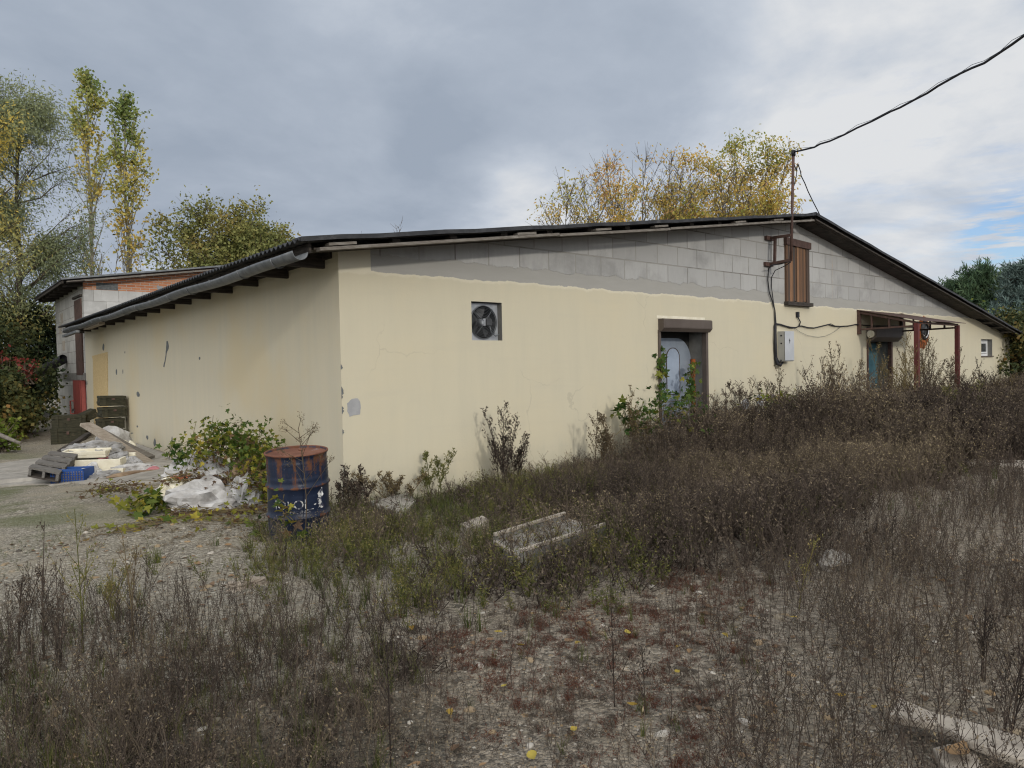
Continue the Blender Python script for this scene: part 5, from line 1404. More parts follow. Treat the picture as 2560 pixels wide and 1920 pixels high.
for i, px in enumerate((925, 938)):
    rng = np.random.default_rng(150 + i); b, h, ln = at_top(px, 600, px, 572 - 8 * i, 32)
    q, P, Dn = grow(rng, b, h, ln, 6, .06, 2.5, .85, .02, 2, multi=2, twig_len=.3)
    q.build('sapling', BARK['brown']); o = bpy.context.scene.objects[-1] if False else COL.objects[-1]
    tag(o, 'bare twig tips poking above the roof edge', 'sapling', 'bare twigs above the roof edge')

def conifer(px, ptx, pty, dist, seed, label, leaf, spread, n_limb=70, per=30, L=.30, up=.25, name='pine_tree', whorl=.0):
    rng = np.random.default_rng(seed); b, h, ln = at_top(px, 700, ptx, pty, dist)
    q, P, Dn = grow(rng, b, h, ln, n_limb, spread, up, .10, .16, 9, crown=lambda u: 1.05 - .93 * u, twig_len=.8, tn=.4)
    lq = Q(); leaves_on(rng, lq, P, Dn, per, L, .028, lambda p: np.clip(.45 + .9 * (vnoise(p[:, 0] * 1.3, p[:, 2] * 1.6, seed) - .5), 0, 1), .05, droop=-1.0)
    return tree(name, tuple(b), label, 'tree', 'conifers beyond the warehouse', q, lq, 'brown', leaf)
conifer(2450, 2447, 700, 46, 41, 'tall green pine with several pale shoots beyond the warehouse eave', 'pine', .40, up=.9)
conifer(2500, 2500, 715, 47, 42, 'green pine close behind the tallest pine', 'pine', .38, up=.9)
conifer(2395, 2385, 735, 48, 43, 'low green pine peeping over the warehouse roof', 'pine', .45, up=.9)
conifer(2575, 2566, 672, 44, 44, 'blue grey spruce at the edge beyond the warehouse', 'spruce', .30, n_limb=95, up=.05, name='spruce_tree')
conifer(2530, 2540, 785, 42, 45, 'lower blue grey spruce before the pines', 'spruce', .55, n_limb=90, up=.05, name='spruce_tree')

def bush(name, loc, size, seed, leaf, label, cat='shrub', group=None, n=5200, L=.13, W=.05, tb=.45, bark='brown', stems=7):
    rng = np.random.default_rng(seed); loc = np.array(loc, float)
    q = Q(); lq = Q()
    cl = rng.normal(size=(46, 3)) * .42; cl[:, 2] = rng.uniform(.12, .95, 46)
    rad = np.sqrt(np.clip(1 - (cl[:, 2] - .35) ** 2 / .5, .15, 1)); k = np.linalg.norm(cl[:, :2], axis=1) / rad; cl[:, :2] /= np.maximum(1, k * 1.15)[:, None]
    C = loc + cl * np.array(size)
    for c in C[:stems * 3]:
        mid = loc + (c - loc) * np.array([.4, .4, .6]); qtube(q, np.array([loc + rng.normal(size=3) * .1 * np.array([1, 1, 0]), mid, c]), .025, .008, rng.uniform(), 4)
    i = rng.integers(0, len(C), n)
    p = C[i] + rng.normal(size=(n, 3)) * np.array(size) * np.array([.12, .12, .075])
    p = p[p[:, 2] > loc[2] + .02]
    tt = np.clip(tb + .9 * (vnoise(p[:, 0] * 1.5 + seed, p[:, 2] * 1.5 + p[:, 1], seed) - .5) + rng.normal(size=len(p)) * .15, 0, 1)
    d = rng.normal(size=p.shape); d[:, 2] -= .3
    qleaves(lq, p, d, L * rng.uniform(.6, 1.3, len(p)), W * rng.uniform(.7, 1.2, len(p)), tt, rng, .2)
    T = thing(name, tuple(loc), label, cat, group)
    q.build('stems', BARK[bark], T); lq.build('foliage', LEAF[leaf], T)
    return T
hg = 'hedge shrubs left of the annex'
for i, (px, d, sx, sz, leaf, tb, lb_) in enumerate(((-60, 27, 2.2, 3.6, 'dark', .38, 'dark overgrown shrub at the edge behind the red creeper'), (12, 26.5, .9, 2.4, 'dark', .42, 'dark shrub with rusty leaves against the annex wall'), (85, 33, 1.25, 4.4, 'dark', .30, 'tall dark green shrub behind the annex corner'),
                                               (-90, 24, 1.8, 2.5, 'dark', .55, 'brownish shrub at the very edge of the yard'), (10, 36, 2.6, 5.0, 'green', .22, 'tall loose green shrub behind the dark hedge'), (-80, 34, 3, 4.6, 'green', .5, 'yellowish tall shrub below the golden willow'), (-10, 25.0, .9, 1.9, 'dark', .5, 'low rusty shrub before the dark hedge'))):
    p = far(px, 1000, d); bush('shrub', (p.x, p.y, -.2), (sx, sx * .8, sz), 200 + i, leaf, lb_, group=hg, n=9000, L=.14, W=.05, tb=tb)
p = far(15, 900, 26); bush('creeper', (p.x, p.y, .9), (.85, .5, 1.5), 210, 'redleaf', 'red autumn creeper hanging over the dark hedge', cat='creeper', n=170, L=.11, W=.06, tb=.5)
p = far(62, 900, 25.6); bush('creeper', (p.x, p.y, 1.35), (.45, .4, .7), 211, 'redleaf', 'small red creeper tuft on the dark shrub by the annex', cat='creeper', n=90, L=.11, W=.045, tb=.4)
p = far(-5, 1060, 20.5); bush('shrub', (p.x, p.y, -.15), (.55, .5, .8), 212, 'lime', 'low lime green bush before the dark hedge', n=420, L=.11, W=.045, tb=.3)
for i, (px, d, sx, sz, leaf, tb, lb_) in enumerate(((2562, 33, 1.6, 3.2, 'dark', .45, 'dark green bush just past the far corner of the warehouse'), (2590, 30, 2.2, 2.6, 'dark', .6, 'brownish bush right of the warehouse corner'), (2600, 38, 2.0, 3.2, 'green', .3, 'taller green bush below the spruce'))):
    p = far(px, 1000, d); bush('shrub', (p.x, p.y, 0), (sx, sx, sz), 220 + i, leaf, lb_, group='bushes past the warehouse corner', n=9000, L=.13, W=.05, tb=tb)
p = far(2465, 760, 40); bush('shrub', (p.x, p.y, 2.0), (1.1, 1.0, 2.2), 230, 'lime', 'pale leafed twigs before the conifers', n=120, L=.14, W=.05, tb=.3)
# fallen branch at the yard edge
mb = MB(); mb.tube([far(-30, 1085, 19.5) + Vector((0, 0, .1)), far(10, 1092, 19.3), far(52, 1108, 19.0)], [.06, .05, .03], 7)
tag(mb.build('fallen_branch', MT['wood_grey']), 'bare grey branch lying before the dark hedge', 'branch')

# ------------------------------------------------------------------ weeds
TW = dict(
    weed=tint_mat('dry_weed', [(0, (0.028, 0.022, 0.019)), (.35, (0.082, 0.064, 0.052)), (.6, (0.150, 0.120, 0.086)), (.82, (0.24, 0.195, 0.115)), (1, (0.38, 0.31, 0.20))], .9),
    grass=tint_mat('rough_grass', [(0, (0.045, 0.062, 0.018)), (.4, (0.082, 0.100, 0.028)), (.7, (0.145, 0.140, 0.050)), (1, (0.27, 0.22, 0.12))], .8, .2),
    herb=tint_mat('green_herb', [(0, (0.042, 0.050, 0.020)), (.45, (0.115, 0.125, 0.038)), (.75, (0.20, 0.185, 0.06)), (1, (0.30, 0.24, 0.10))], .8, .2),
    red=tint_mat('reddish_ground_plant', [(0, (0.050, 0.022, 0.016)), (.5, (0.105, 0.040, 0.028)), (1, (0.15, 0.075, 0.04))], .9),
    hop=tint_mat('hop_leaf', [(0, (0.035, 0.075, 0.016)), (.4, (0.085, 0.125, 0.025)), (.7, (0.22, 0.22, 0.035)), (.86, (0.38, 0.31, 0.05)), (.94, (0.17, 0.10, 0.05)), (1, (0.11, 0.07, 0.045))], .6, .3),
    mugwort=tint_mat('mugwort', [(0, (0.050, 0.036, 0.026)), (.5, (0.115, 0.088, 0.055)), (1, (0.19, 0.15, 0.06))], .9),
    litter=tint_mat('dead_leaf', [(0, (0.08, 0.05, 0.032)), (.5, (0.185, 0.125, 0.08)), (1, (0.30, 0.19, 0.095))], .85),
    yleaf=tint_mat('yellow_fallen_leaf', [(0, (0.30, 0.19, 0.035)), (1, (0.40, 0.32, 0.07))], .7, .1),
    stone=tint_mat('pebble', [(0, (0.070, 0.063, 0.054)), (.4, (0.155, 0.138, 0.112)), (.75, (0.255, 0.228, 0.18)), (.9, (0.30, 0.21, 0.115)), (1, (0.44, 0.41, 0.36))], .9),
)

def t_twig(rng, nb=11, seeds=5, wide=.32):
    """one dry branching weed of unit height"""
    q = Q(); m_ = 5; t = np.linspace(0, 1, m_)
    bend = rng.normal(size=2) * .12
    st = np.stack([bend[0] * t ** 2, bend[1] * t ** 2, t * .82], 1); qtube(q, st, .0055, .003, rng.uniform(-.1, .1), 3)
    for k in range(nb):
        u = rng.uniform(.2, .98); p0 = np.array([bend[0] * u * u, bend[1] * u * u, u * .82]); az = rng.uniform(0, 2 * np.pi)
        L = wide * rng.uniform(.5, 1.1) * (1.15 - .6 * u)
        d = np.array([math.cos(az) * .75, math.sin(az) * .75, rng.uniform(.5, 1.2)]); d /= np.linalg.norm(d)
        br = np.stack([p0, p0 + d * L * .55 + rng.normal(size=3) * .015, p0 + d * L + np.array([0, 0, .06 * L])]); qtube(q, br, .003, .0018, rng.uniform(-.12, .12), 3)
        f = rng.uniform(.25, 1.05, seeds); pp = br[0] + (br[2] - br[0]) * f[:, None] + rng.normal(size=(seeds, 3)) * .012
        qleaves(q, pp, rng.normal(size=(seeds, 3)) + d, .034 * rng.uniform(.5, 1.4, seeds), .006 * rng.uniform(.6, 1.5, seeds), rng.uniform(-.15, .5, seeds), rng)
    return q.arrays()
def t_spike(rng):
    """thin upright stem with small clinging dry bits"""
    q = Q(); t = np.linspace(0, 1, 5); bend = rng.normal(size=2) * .17
    st = np.stack([bend[0] * t ** 2 + rng.normal(size=5) * .014, bend[1] * t ** 2 + rng.normal(size=5) * .014, t], 1); qtube(q, st, .0052, .003, rng.uniform(-.15, .2), 3)
    for k in range(rng.integers(2, 5)):
        u = rng.uniform(.3, .85); az = rng.uniform(0, 6.28); p0 = np.array([bend[0] * u * u, bend[1] * u * u, u]); L = rng.uniform(.12, .3)
        d = np.array([math.cos(az) * .45, math.sin(az) * .45, 1]); d /= np.linalg.norm(d); qtube(q, np.stack([p0, p0 + d * L * .5, p0 + d * L]), .004, .0022, rng.uniform(-.1, .1), 3)
    n = 20; f = rng.uniform(.15, 1.0, n); pp = np.stack([bend[0] * f ** 2, bend[1] * f ** 2, f], 1) + rng.normal(size=(n, 3)) * np.array([.018, .018, 0])
    qleaves(q, pp, rng.normal(size=(n, 3)) + np.array([0, 0, .6]), .042 * rng.uniform(.4, 1.3, n), .0075 * rng.uniform(.6, 1.4, n), rng.uniform(-.15, .40, n), rng)
    return q.arrays()
def t_low(rng):
    """tangle of short dry stems near the ground"""
    q = Q()
    for k in range(12):
        a = rng.uniform(0, 6.28); r = rng.uniform(0, .5); p0 = np.array([r * math.cos(a), r * math.sin(a), 0]); d = rng.normal(size=3) * .5; d[2] = abs(d[2]) + .8; d /= np.linalg.norm(d); L = rng.uniform(.4, 1)
        st = np.stack([p0, p0 + d * L * .5 + rng.normal(size=3) * .05, p0 + d * L + rng.normal(size=3) * .1]); qtube(q, st, .014, .007, rng.uniform(-.2, .2), 3)
        n = 7; f = rng.uniform(.2, 1, n); qleaves(q, st[0] + (st[2] - st[0]) * f[:, None] + rng.normal(size=(n, 3)) * .05, rng.normal(size=(n, 3)), .12 * rng.uniform(.5, 1.4, n), .025 * rng.uniform(.5, 1.4, n), rng.uniform(-.15, .3, n), rng)
    return q.arrays()
def t_grass(rng, nb=16, thin=1.0):
    q = Q()
    for k in range(nb):
        a = rng.uniform(0, 6.28); L = rng.uniform(.55, 1.1); out = rng.uniform(.15, .75); w = rng.uniform(.006, .012) * thin
        t = np.linspace(0, 1, 4); r = out * L * t ** 1.8 * .8; z = L * (t - .35 * out * t ** 2.2)
        c = np.stack([r * math.cos(a), r * math.sin(a), z], 1) + np.array([rng.normal() * .06, rng.normal() * .06, 0])
        s = np.array([-math.sin(a), math.cos(a), 0]); ww = (w * (1 - t ** 2 * .9))[:, None]
        V = np.concatenate([c - s * ww, c + s * ww]); F = [(i, i + 1, i + 5, i + 4) for i in range(3)]
        q.add(V, F, rng.uniform(-.2, .35) + .15 * np.concatenate([t, t]))
    return q.arrays()
def t_herb(rng):
    q = Q()
    for s in range(rng.integers(3, 6)):
        a = rng.uniform(0, 6.28); L = rng.uniform(.5, 1); d = np.array([math.cos(a) * .4, math.sin(a) * .4, 1]); d /= np.linalg.norm(d)
        st = np.stack([np.zeros(3), d * L * .5, d * L + rng.normal(size=3) * .06]); qtube(q, st, .008, .004, rng.uniform(-.3, .1), 3)
        n = 24; f = rng.uniform(.1, 1.05, n); qleaves(q, st[0] + (st[2] - st[0]) * f[:, None] + rng.normal(size=(n, 3)) * .05, rng.normal(size=(n, 3)) + np.array([0, 0, .3]), .085 * rng.uniform(.5, 1.5, n), .014 * rng.uniform(.5, 1.3, n), rng.uniform(-.25, .3, n), rng, .3)
    return q.arrays()

def scatter(name, mat, templ, pos, scale, tint, seed, tilt=.10, sxy=None):
    rng = np.random.default_rng(seed); q = Q(); n = len(pos)
    which = rng.integers(0, len(templ), n); ang = rng.uniform(0, 2 * np.pi, n); tl = rng.normal(size=(n, 2)) * tilt
    scale = np.broadcast_to(scale, (n,)); tint = np.broadcast_to(tint, (n,)); sxy = scale if sxy is None else np.broadcast_to(sxy, (n,))
    for k, (V, F, T) in enumerate(templ):
        m_ = np.where(which == k)[0]
        if not len(m_): continue
        c, s = np.cos(ang[m_])[:, None], np.sin(ang[m_])[:, None]
        z = V[None, :, 2] * scale[m_][:, None]
        X = (V[None, :, 0] * c - V[None, :, 1] * s) * sxy[m_][:, None] + z * tl[m_, 0:1] + pos[m_, 0:1]
        Y = (V[None, :, 0] * s + V[None, :, 1] * c) * sxy[m_][:, None] + z * tl[m_, 1:2] + pos[m_, 1:2]
        Zz = z + pos[m_, 2:3]
        FF = F[None] + (np.arange(len(m_)) * len(V))[:, None, None]
        q.add(np.stack([X, Y, Zz], -1).reshape(-1, 3), FF.reshape(-1, 4), np.clip(T[None] + tint[m_][:, None], 0, 1).ravel())
    return tag(q.build(name, TW[mat]), kind='stuff')

def inside(poly, x, y):
    r = np.zeros(len(x), bool); n = len(poly)
    for i in range(n):
        (x1, y1), (x2, y2) = poly[i], poly[(i + 1) % n]
        c = ((y1 > y) != (y2 > y)); r ^= c & (x < (x2 - x1) * (y - y1) / (y2 - y1 + 1e-12) + x1)
    return r
TROUGH = [tuple(onZ(*q, .05).to_2d()) for q in ((1230, 1325), (1412, 1280), (1512, 1310), (1400, 1372), (1300, 1405))]
def zone(pxpoly): return [tuple(onZ(px, py).to_2d()) for px, py in pxpoly]
def fill(poly, dens, seed, clump=1.0, cs=1.2, edge=0.0):
    """points on the ground inside a plan polygon, denser in clumps"""
    rng = np.random.default_rng(seed); P = np.array(poly); lo, hi = P.min(0), P.max(0)
    n = int(dens * np.prod(hi - lo)); x = rng.uniform(lo[0], hi[0], n); y = rng.uniform(lo[1], hi[1], n)
    inn = inside(poly, x, y)
    if edge: x = x + rng.normal(size=n) * edge * rng.uniform(size=n); y = y + rng.normal(size=n) * edge * rng.uniform(size=n)
    k = inn & ~((x > X0 - .02) & (y > YG - .03) & (x < XR))
    k &= np.hypot(x - bx, y - by) > .31
    k &= ~(inside(TROUGH, x, y) & (rng.uniform(size=n) < .5))
    k &= ~((x < X0) & (y > 8.5))
    k &= rng.uniform(size=n) < (1 - clump) + clump * sst(vnoise(x * cs, y * cs, seed), .25, .65)
    x, y = x[k], y[k]
    return np.stack([x, y, gz(x, y) - .01], 1)

RG = np.random.default_rng(77)
TT = [t_twig(RG, RG.integers(12, 18), 6) for _ in range(10)]
TS = [t_spike(RG) for _ in range(12)]
TL = [t_low(RG) for _ in range(8)]
TG = [t_grass(RG) for _ in range(8)]
TH = [t_herb(RG) for _ in range(8)]

front = [tuple(onZ(*q).to_2d()) for q in ((660, 1340), (700, 1420), (752, 1490), (983, 1535), (1446, 1504), (1678, 1430), (1967, 1372), (2200, 1235), (2560, 1165))]
BELT = front + [(40, 2), (40, 14), (XR + .5, YG + 3), (XR, YG), (X0, YG)]
p = fill(BELT, 92, 1, .3, edge=.55)
u = np.clip((p[:, 0] - X0) / 9, 0, 1)           # 0 near the corner, 1 further along
p = p[(p[:, 0] < 30) & (RG.uniform(size=len(p)) < np.where(p[:, 0] > 13, .62, 1))]
latp = p[:, 0] * .768 - p[:, 1] * .64
u = np.maximum(sst(p[:, 0], 4.2, 11.5), .62 * sst(latp, -.3, 2.4)); n_ = vnoise(p[:, 0] * .7, p[:, 1] * .7, 8)
wallgap = sst(YG - p[:, 1], 0, 1.0)
hgt = (.34 - .12 * sst(p[:, 1], 5.6, 7.2) + .55 * u) * (.55 + .9 * n_) + .25 * sst(p[:, 0], 11, 18) * wallgap + .52 * sst(p[:, 0], 6.6, 9.4) * np.exp(-((YG - p[:, 1] - .8) / 1.2) ** 2) * (.5 + .7 * vnoise(p[:, 0] * 1.8, p[:, 1] * 1.8, 41)) * (1 - .85 * sst(p[:, 0], 10.2, 13))
green = np.clip(.86 - .76 * sst(latp + 2.0 * (vnoise(p[:, 0] * .8, p[:, 1] * .8, 33) - .5), -1.0, 2.0) + .3 * sst(p[:, 1], 5.8, 7.2) * sst(-p[:, 0], -8, -5) + .9 * (vnoise(p[:, 0] * .8, p[:, 1] * .8, 21) - .5), .04, 1)
rnd = RG.uniform(size=len(p))
dry = rnd > green * .78
scatter('dry_weeds', 'weed', TT, p[dry], hgt[dry] * np.where(RG.uniform(size=dry.sum()) < .05, 1.35, 1.0) * (1 - .16 * sst(p[dry, 0], 11.5, 14)), .31 + .45 * (vnoise(p[dry, 0] * 1.1, p[dry, 1] * 1.1, 5) - .5), 11, .13, sxy=np.maximum(hgt[dry], .36))
gr = ~dry
scatter('green_weeds', 'herb', TH, p[gr], np.minimum(hgt[gr] * .62 + .06, .30), .42 + .6 * (vnoise(p[gr, 0], p[gr, 1], 6) - .5), 12, .14)
# undergrowth keeps the belt closed near the soil
p2 = fill(BELT, 54, 2, .2, edge=.5); p2 = p2[p2[:, 0] < 26]
lat2 = p2[:, 0] * .768 - p2[:, 1] * .64
g2 = np.clip(.85 - .75 * sst(lat2, -1.0, 1.8) + .2 * (vnoise(p2[:, 0], p2[:, 1], 13) > .72), .10, 1) > RG.uniform(size=len(p2))
scatter('dry_undergrowth', 'weed', TL, p2[~g2], .22 + .12 * RG.uniform(size=(~g2).sum()), .30 + .3 * (vnoise(p2[~g2, 0], p2[~g2, 1], 5) - .5), 13, .05, sxy=.34)
scatter('rough_grass', 'grass', TG, p2[g2], .15 + .12 * RG.uniform(size=g2.sum()), .28 + .6 * (vnoise(p2[g2, 0] * 1.4, p2[g2, 1] * 1.4, 9) - .5), 14, .1, sxy=.26)
p3 = fill(BELT, 7, 3, .6); p3 = p3[p3[:, 0] < 22]
scatter('straw', 'grass', [t_grass(RG, 4, .4) for _ in range(6)], p3, .30 + .28 * RG.uniform(size=len(p3)), .55, 15, .3, sxy=.30)

# foreground: dense dark stems on the near side
FL = zone([(-520, 2150), (-520, 1640), (140, 1580), (330, 1545), (640, 1550), (860, 1560), (1010, 1610), (1080, 1700), (960, 1800), (900, 2150)])
p = fill(FL, 560, 4, .55, 2.2, edge=.5)
dd = np.hypot(p[:, 0], p[:, 1])
scatter('foreground_stems', 'weed', TS, p, (.17 + .24 * RG.uniform(size=len(p)) ** 1.5) * (1.0 - .25 * sst(-dd, -3.2, -2.4)), .28 + .4 * (vnoise(p[:, 0] * 2, p[:, 1] * 2, 4) - .5), 16, .2)
p = fill(FL, 210, 5, .45, 2.0, edge=.2); p = p[RG.uniform(size=len(p)) < np.clip(2.1 - .42 * np.hypot(p[:, 0], p[:, 1]), 0.05, 1)]
scatter('foreground_tangle', 'weed', TL, p, .10, .27 + .6 * (vnoise(p[:, 0] * 5, p[:, 1] * 5, 2) - .45), 17, .05, sxy=.13)
p = np.concatenate([fill(FL, 55, 6, .7, 1.6), fill(zone([(-60, 2150), (-60, 1640), (120, 1700), (260, 1900), (300, 2150)]), 160, 61, .5, 2)])
scatter('foreground_grass', 'grass', [t_grass(RG, 18, .7) for _ in range(6)], p, .12 + .09 * RG.uniform(size=len(p)), .2 + .4 * (vnoise(p[:, 0] * 1.5, p[:, 1] * 1.5, 3) - .3), 18, .2)
FR = zone([(1760, 2150), (1830, 1800), (1960, 1600), (1850, 1480), (1980, 1380), (2220, 1270), (2640, 1200), (2760, 2150)])
p = fill(FR, 240, 7, .6, 1.7, edge=.5)
scatter('foreground_stems', 'weed', TS, p, .20 + .26 * RG.uniform(size=len(p)) ** 1.4, .27 + .4 * (vnoise(p[:, 0] * 1.6, p[:, 1] * 1.6, 4) - .5), 19, .2)
p = fill(FR, 60, 8, .6, 1.5, edge=.3); p = p[np.hypot(p[:, 0], p[:, 1]) < 6.5]
scatter('foreground_twigs', 'weed', TT, p, .25 + .2 * RG.uniform(size=len(p)), .27, 20, .12, sxy=.42)
# thin scatter over the open track between
TK = zone([(900, 2150), (960, 1800), (1080, 1700), (1000, 1560), (1446, 1504), (1678, 1430), (1967, 1372), (2300, 1230), (2100, 1420), (1850, 1500), (1960, 1600), (1830, 1800), (1760, 2150)])
p = fill(TK, 90, 9, .75, 2.4, edge=.3)
scatter('track_stems', 'weed', TS, p, .10 + .26 * RG.uniform(size=len(p)) ** 2.2, .26, 21, .14)
p = fill(TK, 210, 10, .85, 2.6, edge=.2); p = p[np.hypot(p[:, 0], p[:, 1]) < 5.6]
scatter('red_ground_plants', 'red', TL, p, .04 + .03 * RG.uniform(size=len(p)), .5, 22, .05, sxy=.075)
p = fill(TK, 150, 43, .75, 3.1, edge=.3); p = p[np.hypot(p[:, 0], p[:, 1]) < 6]
scatter('track_debris', 'weed', TL, p, .035 + .03 * RG.uniform(size=len(p)), .30, 44, .05, sxy=.08)
p = fill(TK, 12, 13, .9, 2.0)
scatter('track_grass', 'grass', TG, p, .09 + .07 * RG.uniform(size=len(p)), .3, 25, .2)
p = np.concatenate([fill(FL, 9, 46, .4, 2), fill(FR, 6, 47, .4, 2)])
scatter('straw_bits', 'weed', [t_spike(RG) for _ in range(4)], p, .16, .72, 45, 1.6, sxy=.16)
# left yard: moss and thin grass
LY = zone([(-80, 1500), (-80, 1190), (120, 1190), (300, 1225), (260, 1330), (120, 1400)])
p = fill(LY, 60, 11, .95, .9)
scatter('yard_grass', 'grass', [t_grass(RG, 8) for _ in range(5)], p, .05 + .04 * RG.uniform(size=len(p)), .25, 23, .2)
LM = zone([(0, 1560), (0, 1420), (300, 1330), (560, 1290), (700, 1400), (760, 1500), (640, 1510), (330, 1500)])
p = fill(LM, 9, 12, .9, 1.6)
scatter('yard_weeds', 'weed', TS, p, .12 + .2 * RG.uniform(size=len(p)) ** 2, .35, 24, .15)
# vine litter below the heap
HV = zone([(180, 1330), (330, 1250), (480, 1290), (640, 1300), (690, 1350), (560, 1390), (300, 1400)])
p = fill(HV, 26, 14, .7, 2); scatter('vine_litter', 'weed', TL, p, .06, .62, 26, .02, sxy=.16)

# stones
def t_stone(rng, sub):
    n = 3 if sub else 2; g_ = np.linspace(-1, 1, n); q = Q()
    for ax_ in range(3):
        for sg in (-1, 1):
            A_, B_ = np.meshgrid(g_, g_, indexing='ij'); C_ = np.full_like(A_, sg); v = np.stack([[A_, B_, C_], [B_, C_, A_], [C_, A_, B_]][ax_], -1).reshape(-1, 3)
            v = v / np.linalg.norm(v, axis=1, keepdims=True); ii = np.arange(n * n).reshape(n, n)
            F = np.stack([ii[:-1, :-1], ii[1:, :-1], ii[1:, 1:], ii[:-1, 1:]], -1).reshape(-1, 4)
            q.add(v, F if sg > 0 else F[:, ::-1], 0)
    V, F, T = q.arrays(); ph = rng.uniform(0, 6, 3)
    V = V * (1 + .22 * np.sin(V[:, [1, 2, 0]] * 2.3 + ph) + .12 * np.sin(V[:, [2, 0, 1]] * 4.1 + ph)) * np.array([1, rng.uniform(.6, .95), rng.uniform(.4, .65)])
    return V, F, T
ST1 = [t_stone(RG, True) for _ in range(6)]; ST0 = [t_stone(RG, False) for _ in range(6)]
near = [(-3.6, 1.4), (7.5, 1.2), (9, 6), (3.6, 7.4), (-1, 9.5), (-4.5, 8.5)]
near = zone([(-150, 2100), (-150, 1330), (250, 1290), (560, 1290), (760, 1480), (1446, 1504), (2100, 1330), (2700, 1250), (2700, 2100)])
rs = np.random.default_rng(5)
p = fill(near, 3600, 30, .35, 1.3); k = rs.uniform(size=len(p)) < np.clip(1.5 - .23 * np.hypot(p[:, 0], p[:, 1]), .05, 1); p = p[k]; p[:, 2] += .009
scatter('gravel', 'stone', ST0, p, .0035 + .008 * rs.uniform(size=len(p)) ** 2.4, rs.beta(.75, .65, len(p)), 31, 0)
p = fill(near, 60, 32, .5, 1.5); p[:, 2] += .008
scatter('pebbles', 'stone', ST1, p, .012 + .026 * rs.uniform(size=len(p)) ** 3, np.clip(.64 + rs.normal(size=len(p)) * .28, 0, 1), 33, 0)

# fallen leaves
def t_leaf(rng):
    """curled leaf blade with a midrib fold"""
    q = Q(); n = 6; t = np.linspace(0, 1, n); w = np.sin(np.pi * np.clip(t, .04, .97) ** .8) * rng.uniform(.24, .36); cu = rng.uniform(.1, .5)
    z = cu * (t - .5) ** 2 * rng.uniform(.3, 1.4); L_ = np.stack([t - .5, w, z + w * rng.uniform(.1, .9)], 1); M_ = np.stack([t - .5, 0 * t, z], 1); R_ = np.stack([t - .5, -w, z + w * rng.uniform(.1, .9)], 1)
    V = np.concatenate([L_, M_, R_]); F = [(i, i + 1, n + i + 1, n + i) for i in range(n - 1)] + [(n + i, n + i + 1, 2 * n + i + 1, 2 * n + i) for i in range(n - 1)]
    q.add(V, F, 0); return q.arrays()
TLF = [t_leaf(RG) for _ in range(8)]
p = fill(near, 26, 34, .97, 1.7); p[:, 2] += .018
scatter('leaf_litter', 'litter', TLF, p, .03 + .035 * rs.uniform(size=len(p)), rs.uniform(0, .8, len(p)), 35, .5)
for i, (px, py) in enumerate(((1445, 1616), (1300, 1625), (1570, 1592), (1696, 1628), (1580, 1765), (1125, 1790), (1694, 1694), (1245, 1589), (1030, 1577), (1435, 1830), (2100, 1760), (1812, 1600), (1260, 1722), (1985, 1558), (1330, 1905), (2186, 1790))):
    P_ = onZ(px, py); V, F, T = TLF[i % 8]; q = Q(); s = .040 + .013 * (i % 3); a = i * 2.1
    c, s_ = math.cos(a), math.sin(a); q.add(np.stack([V[:, 0] * c - V[:, 1] * s_, V[:, 0] * s_ + V[:, 1] * c, V[:, 2]], 1) * s, F, RG.uniform(0, 1))
    o = q.build('fallen_leaf', TW['yleaf']); o.location = (P_.x, P_.y, gzf(P_.x, P_.y) + .025)
    tag(o, 'curled yellow leaf fallen on the gravel among dry stems', 'leaf', 'yellow fallen leaves')
P_ = onZ(2395, 1880, .09); V, F, T = TLF[2]; q = Q(); q.add(V * .15, F, .9); o = q.build('fallen_leaf', TW['litter']); o.location = (P_.x, P_.y, .09); tag(o, 'orange dead leaf lying on the shorter cement sheet', 'leaf')

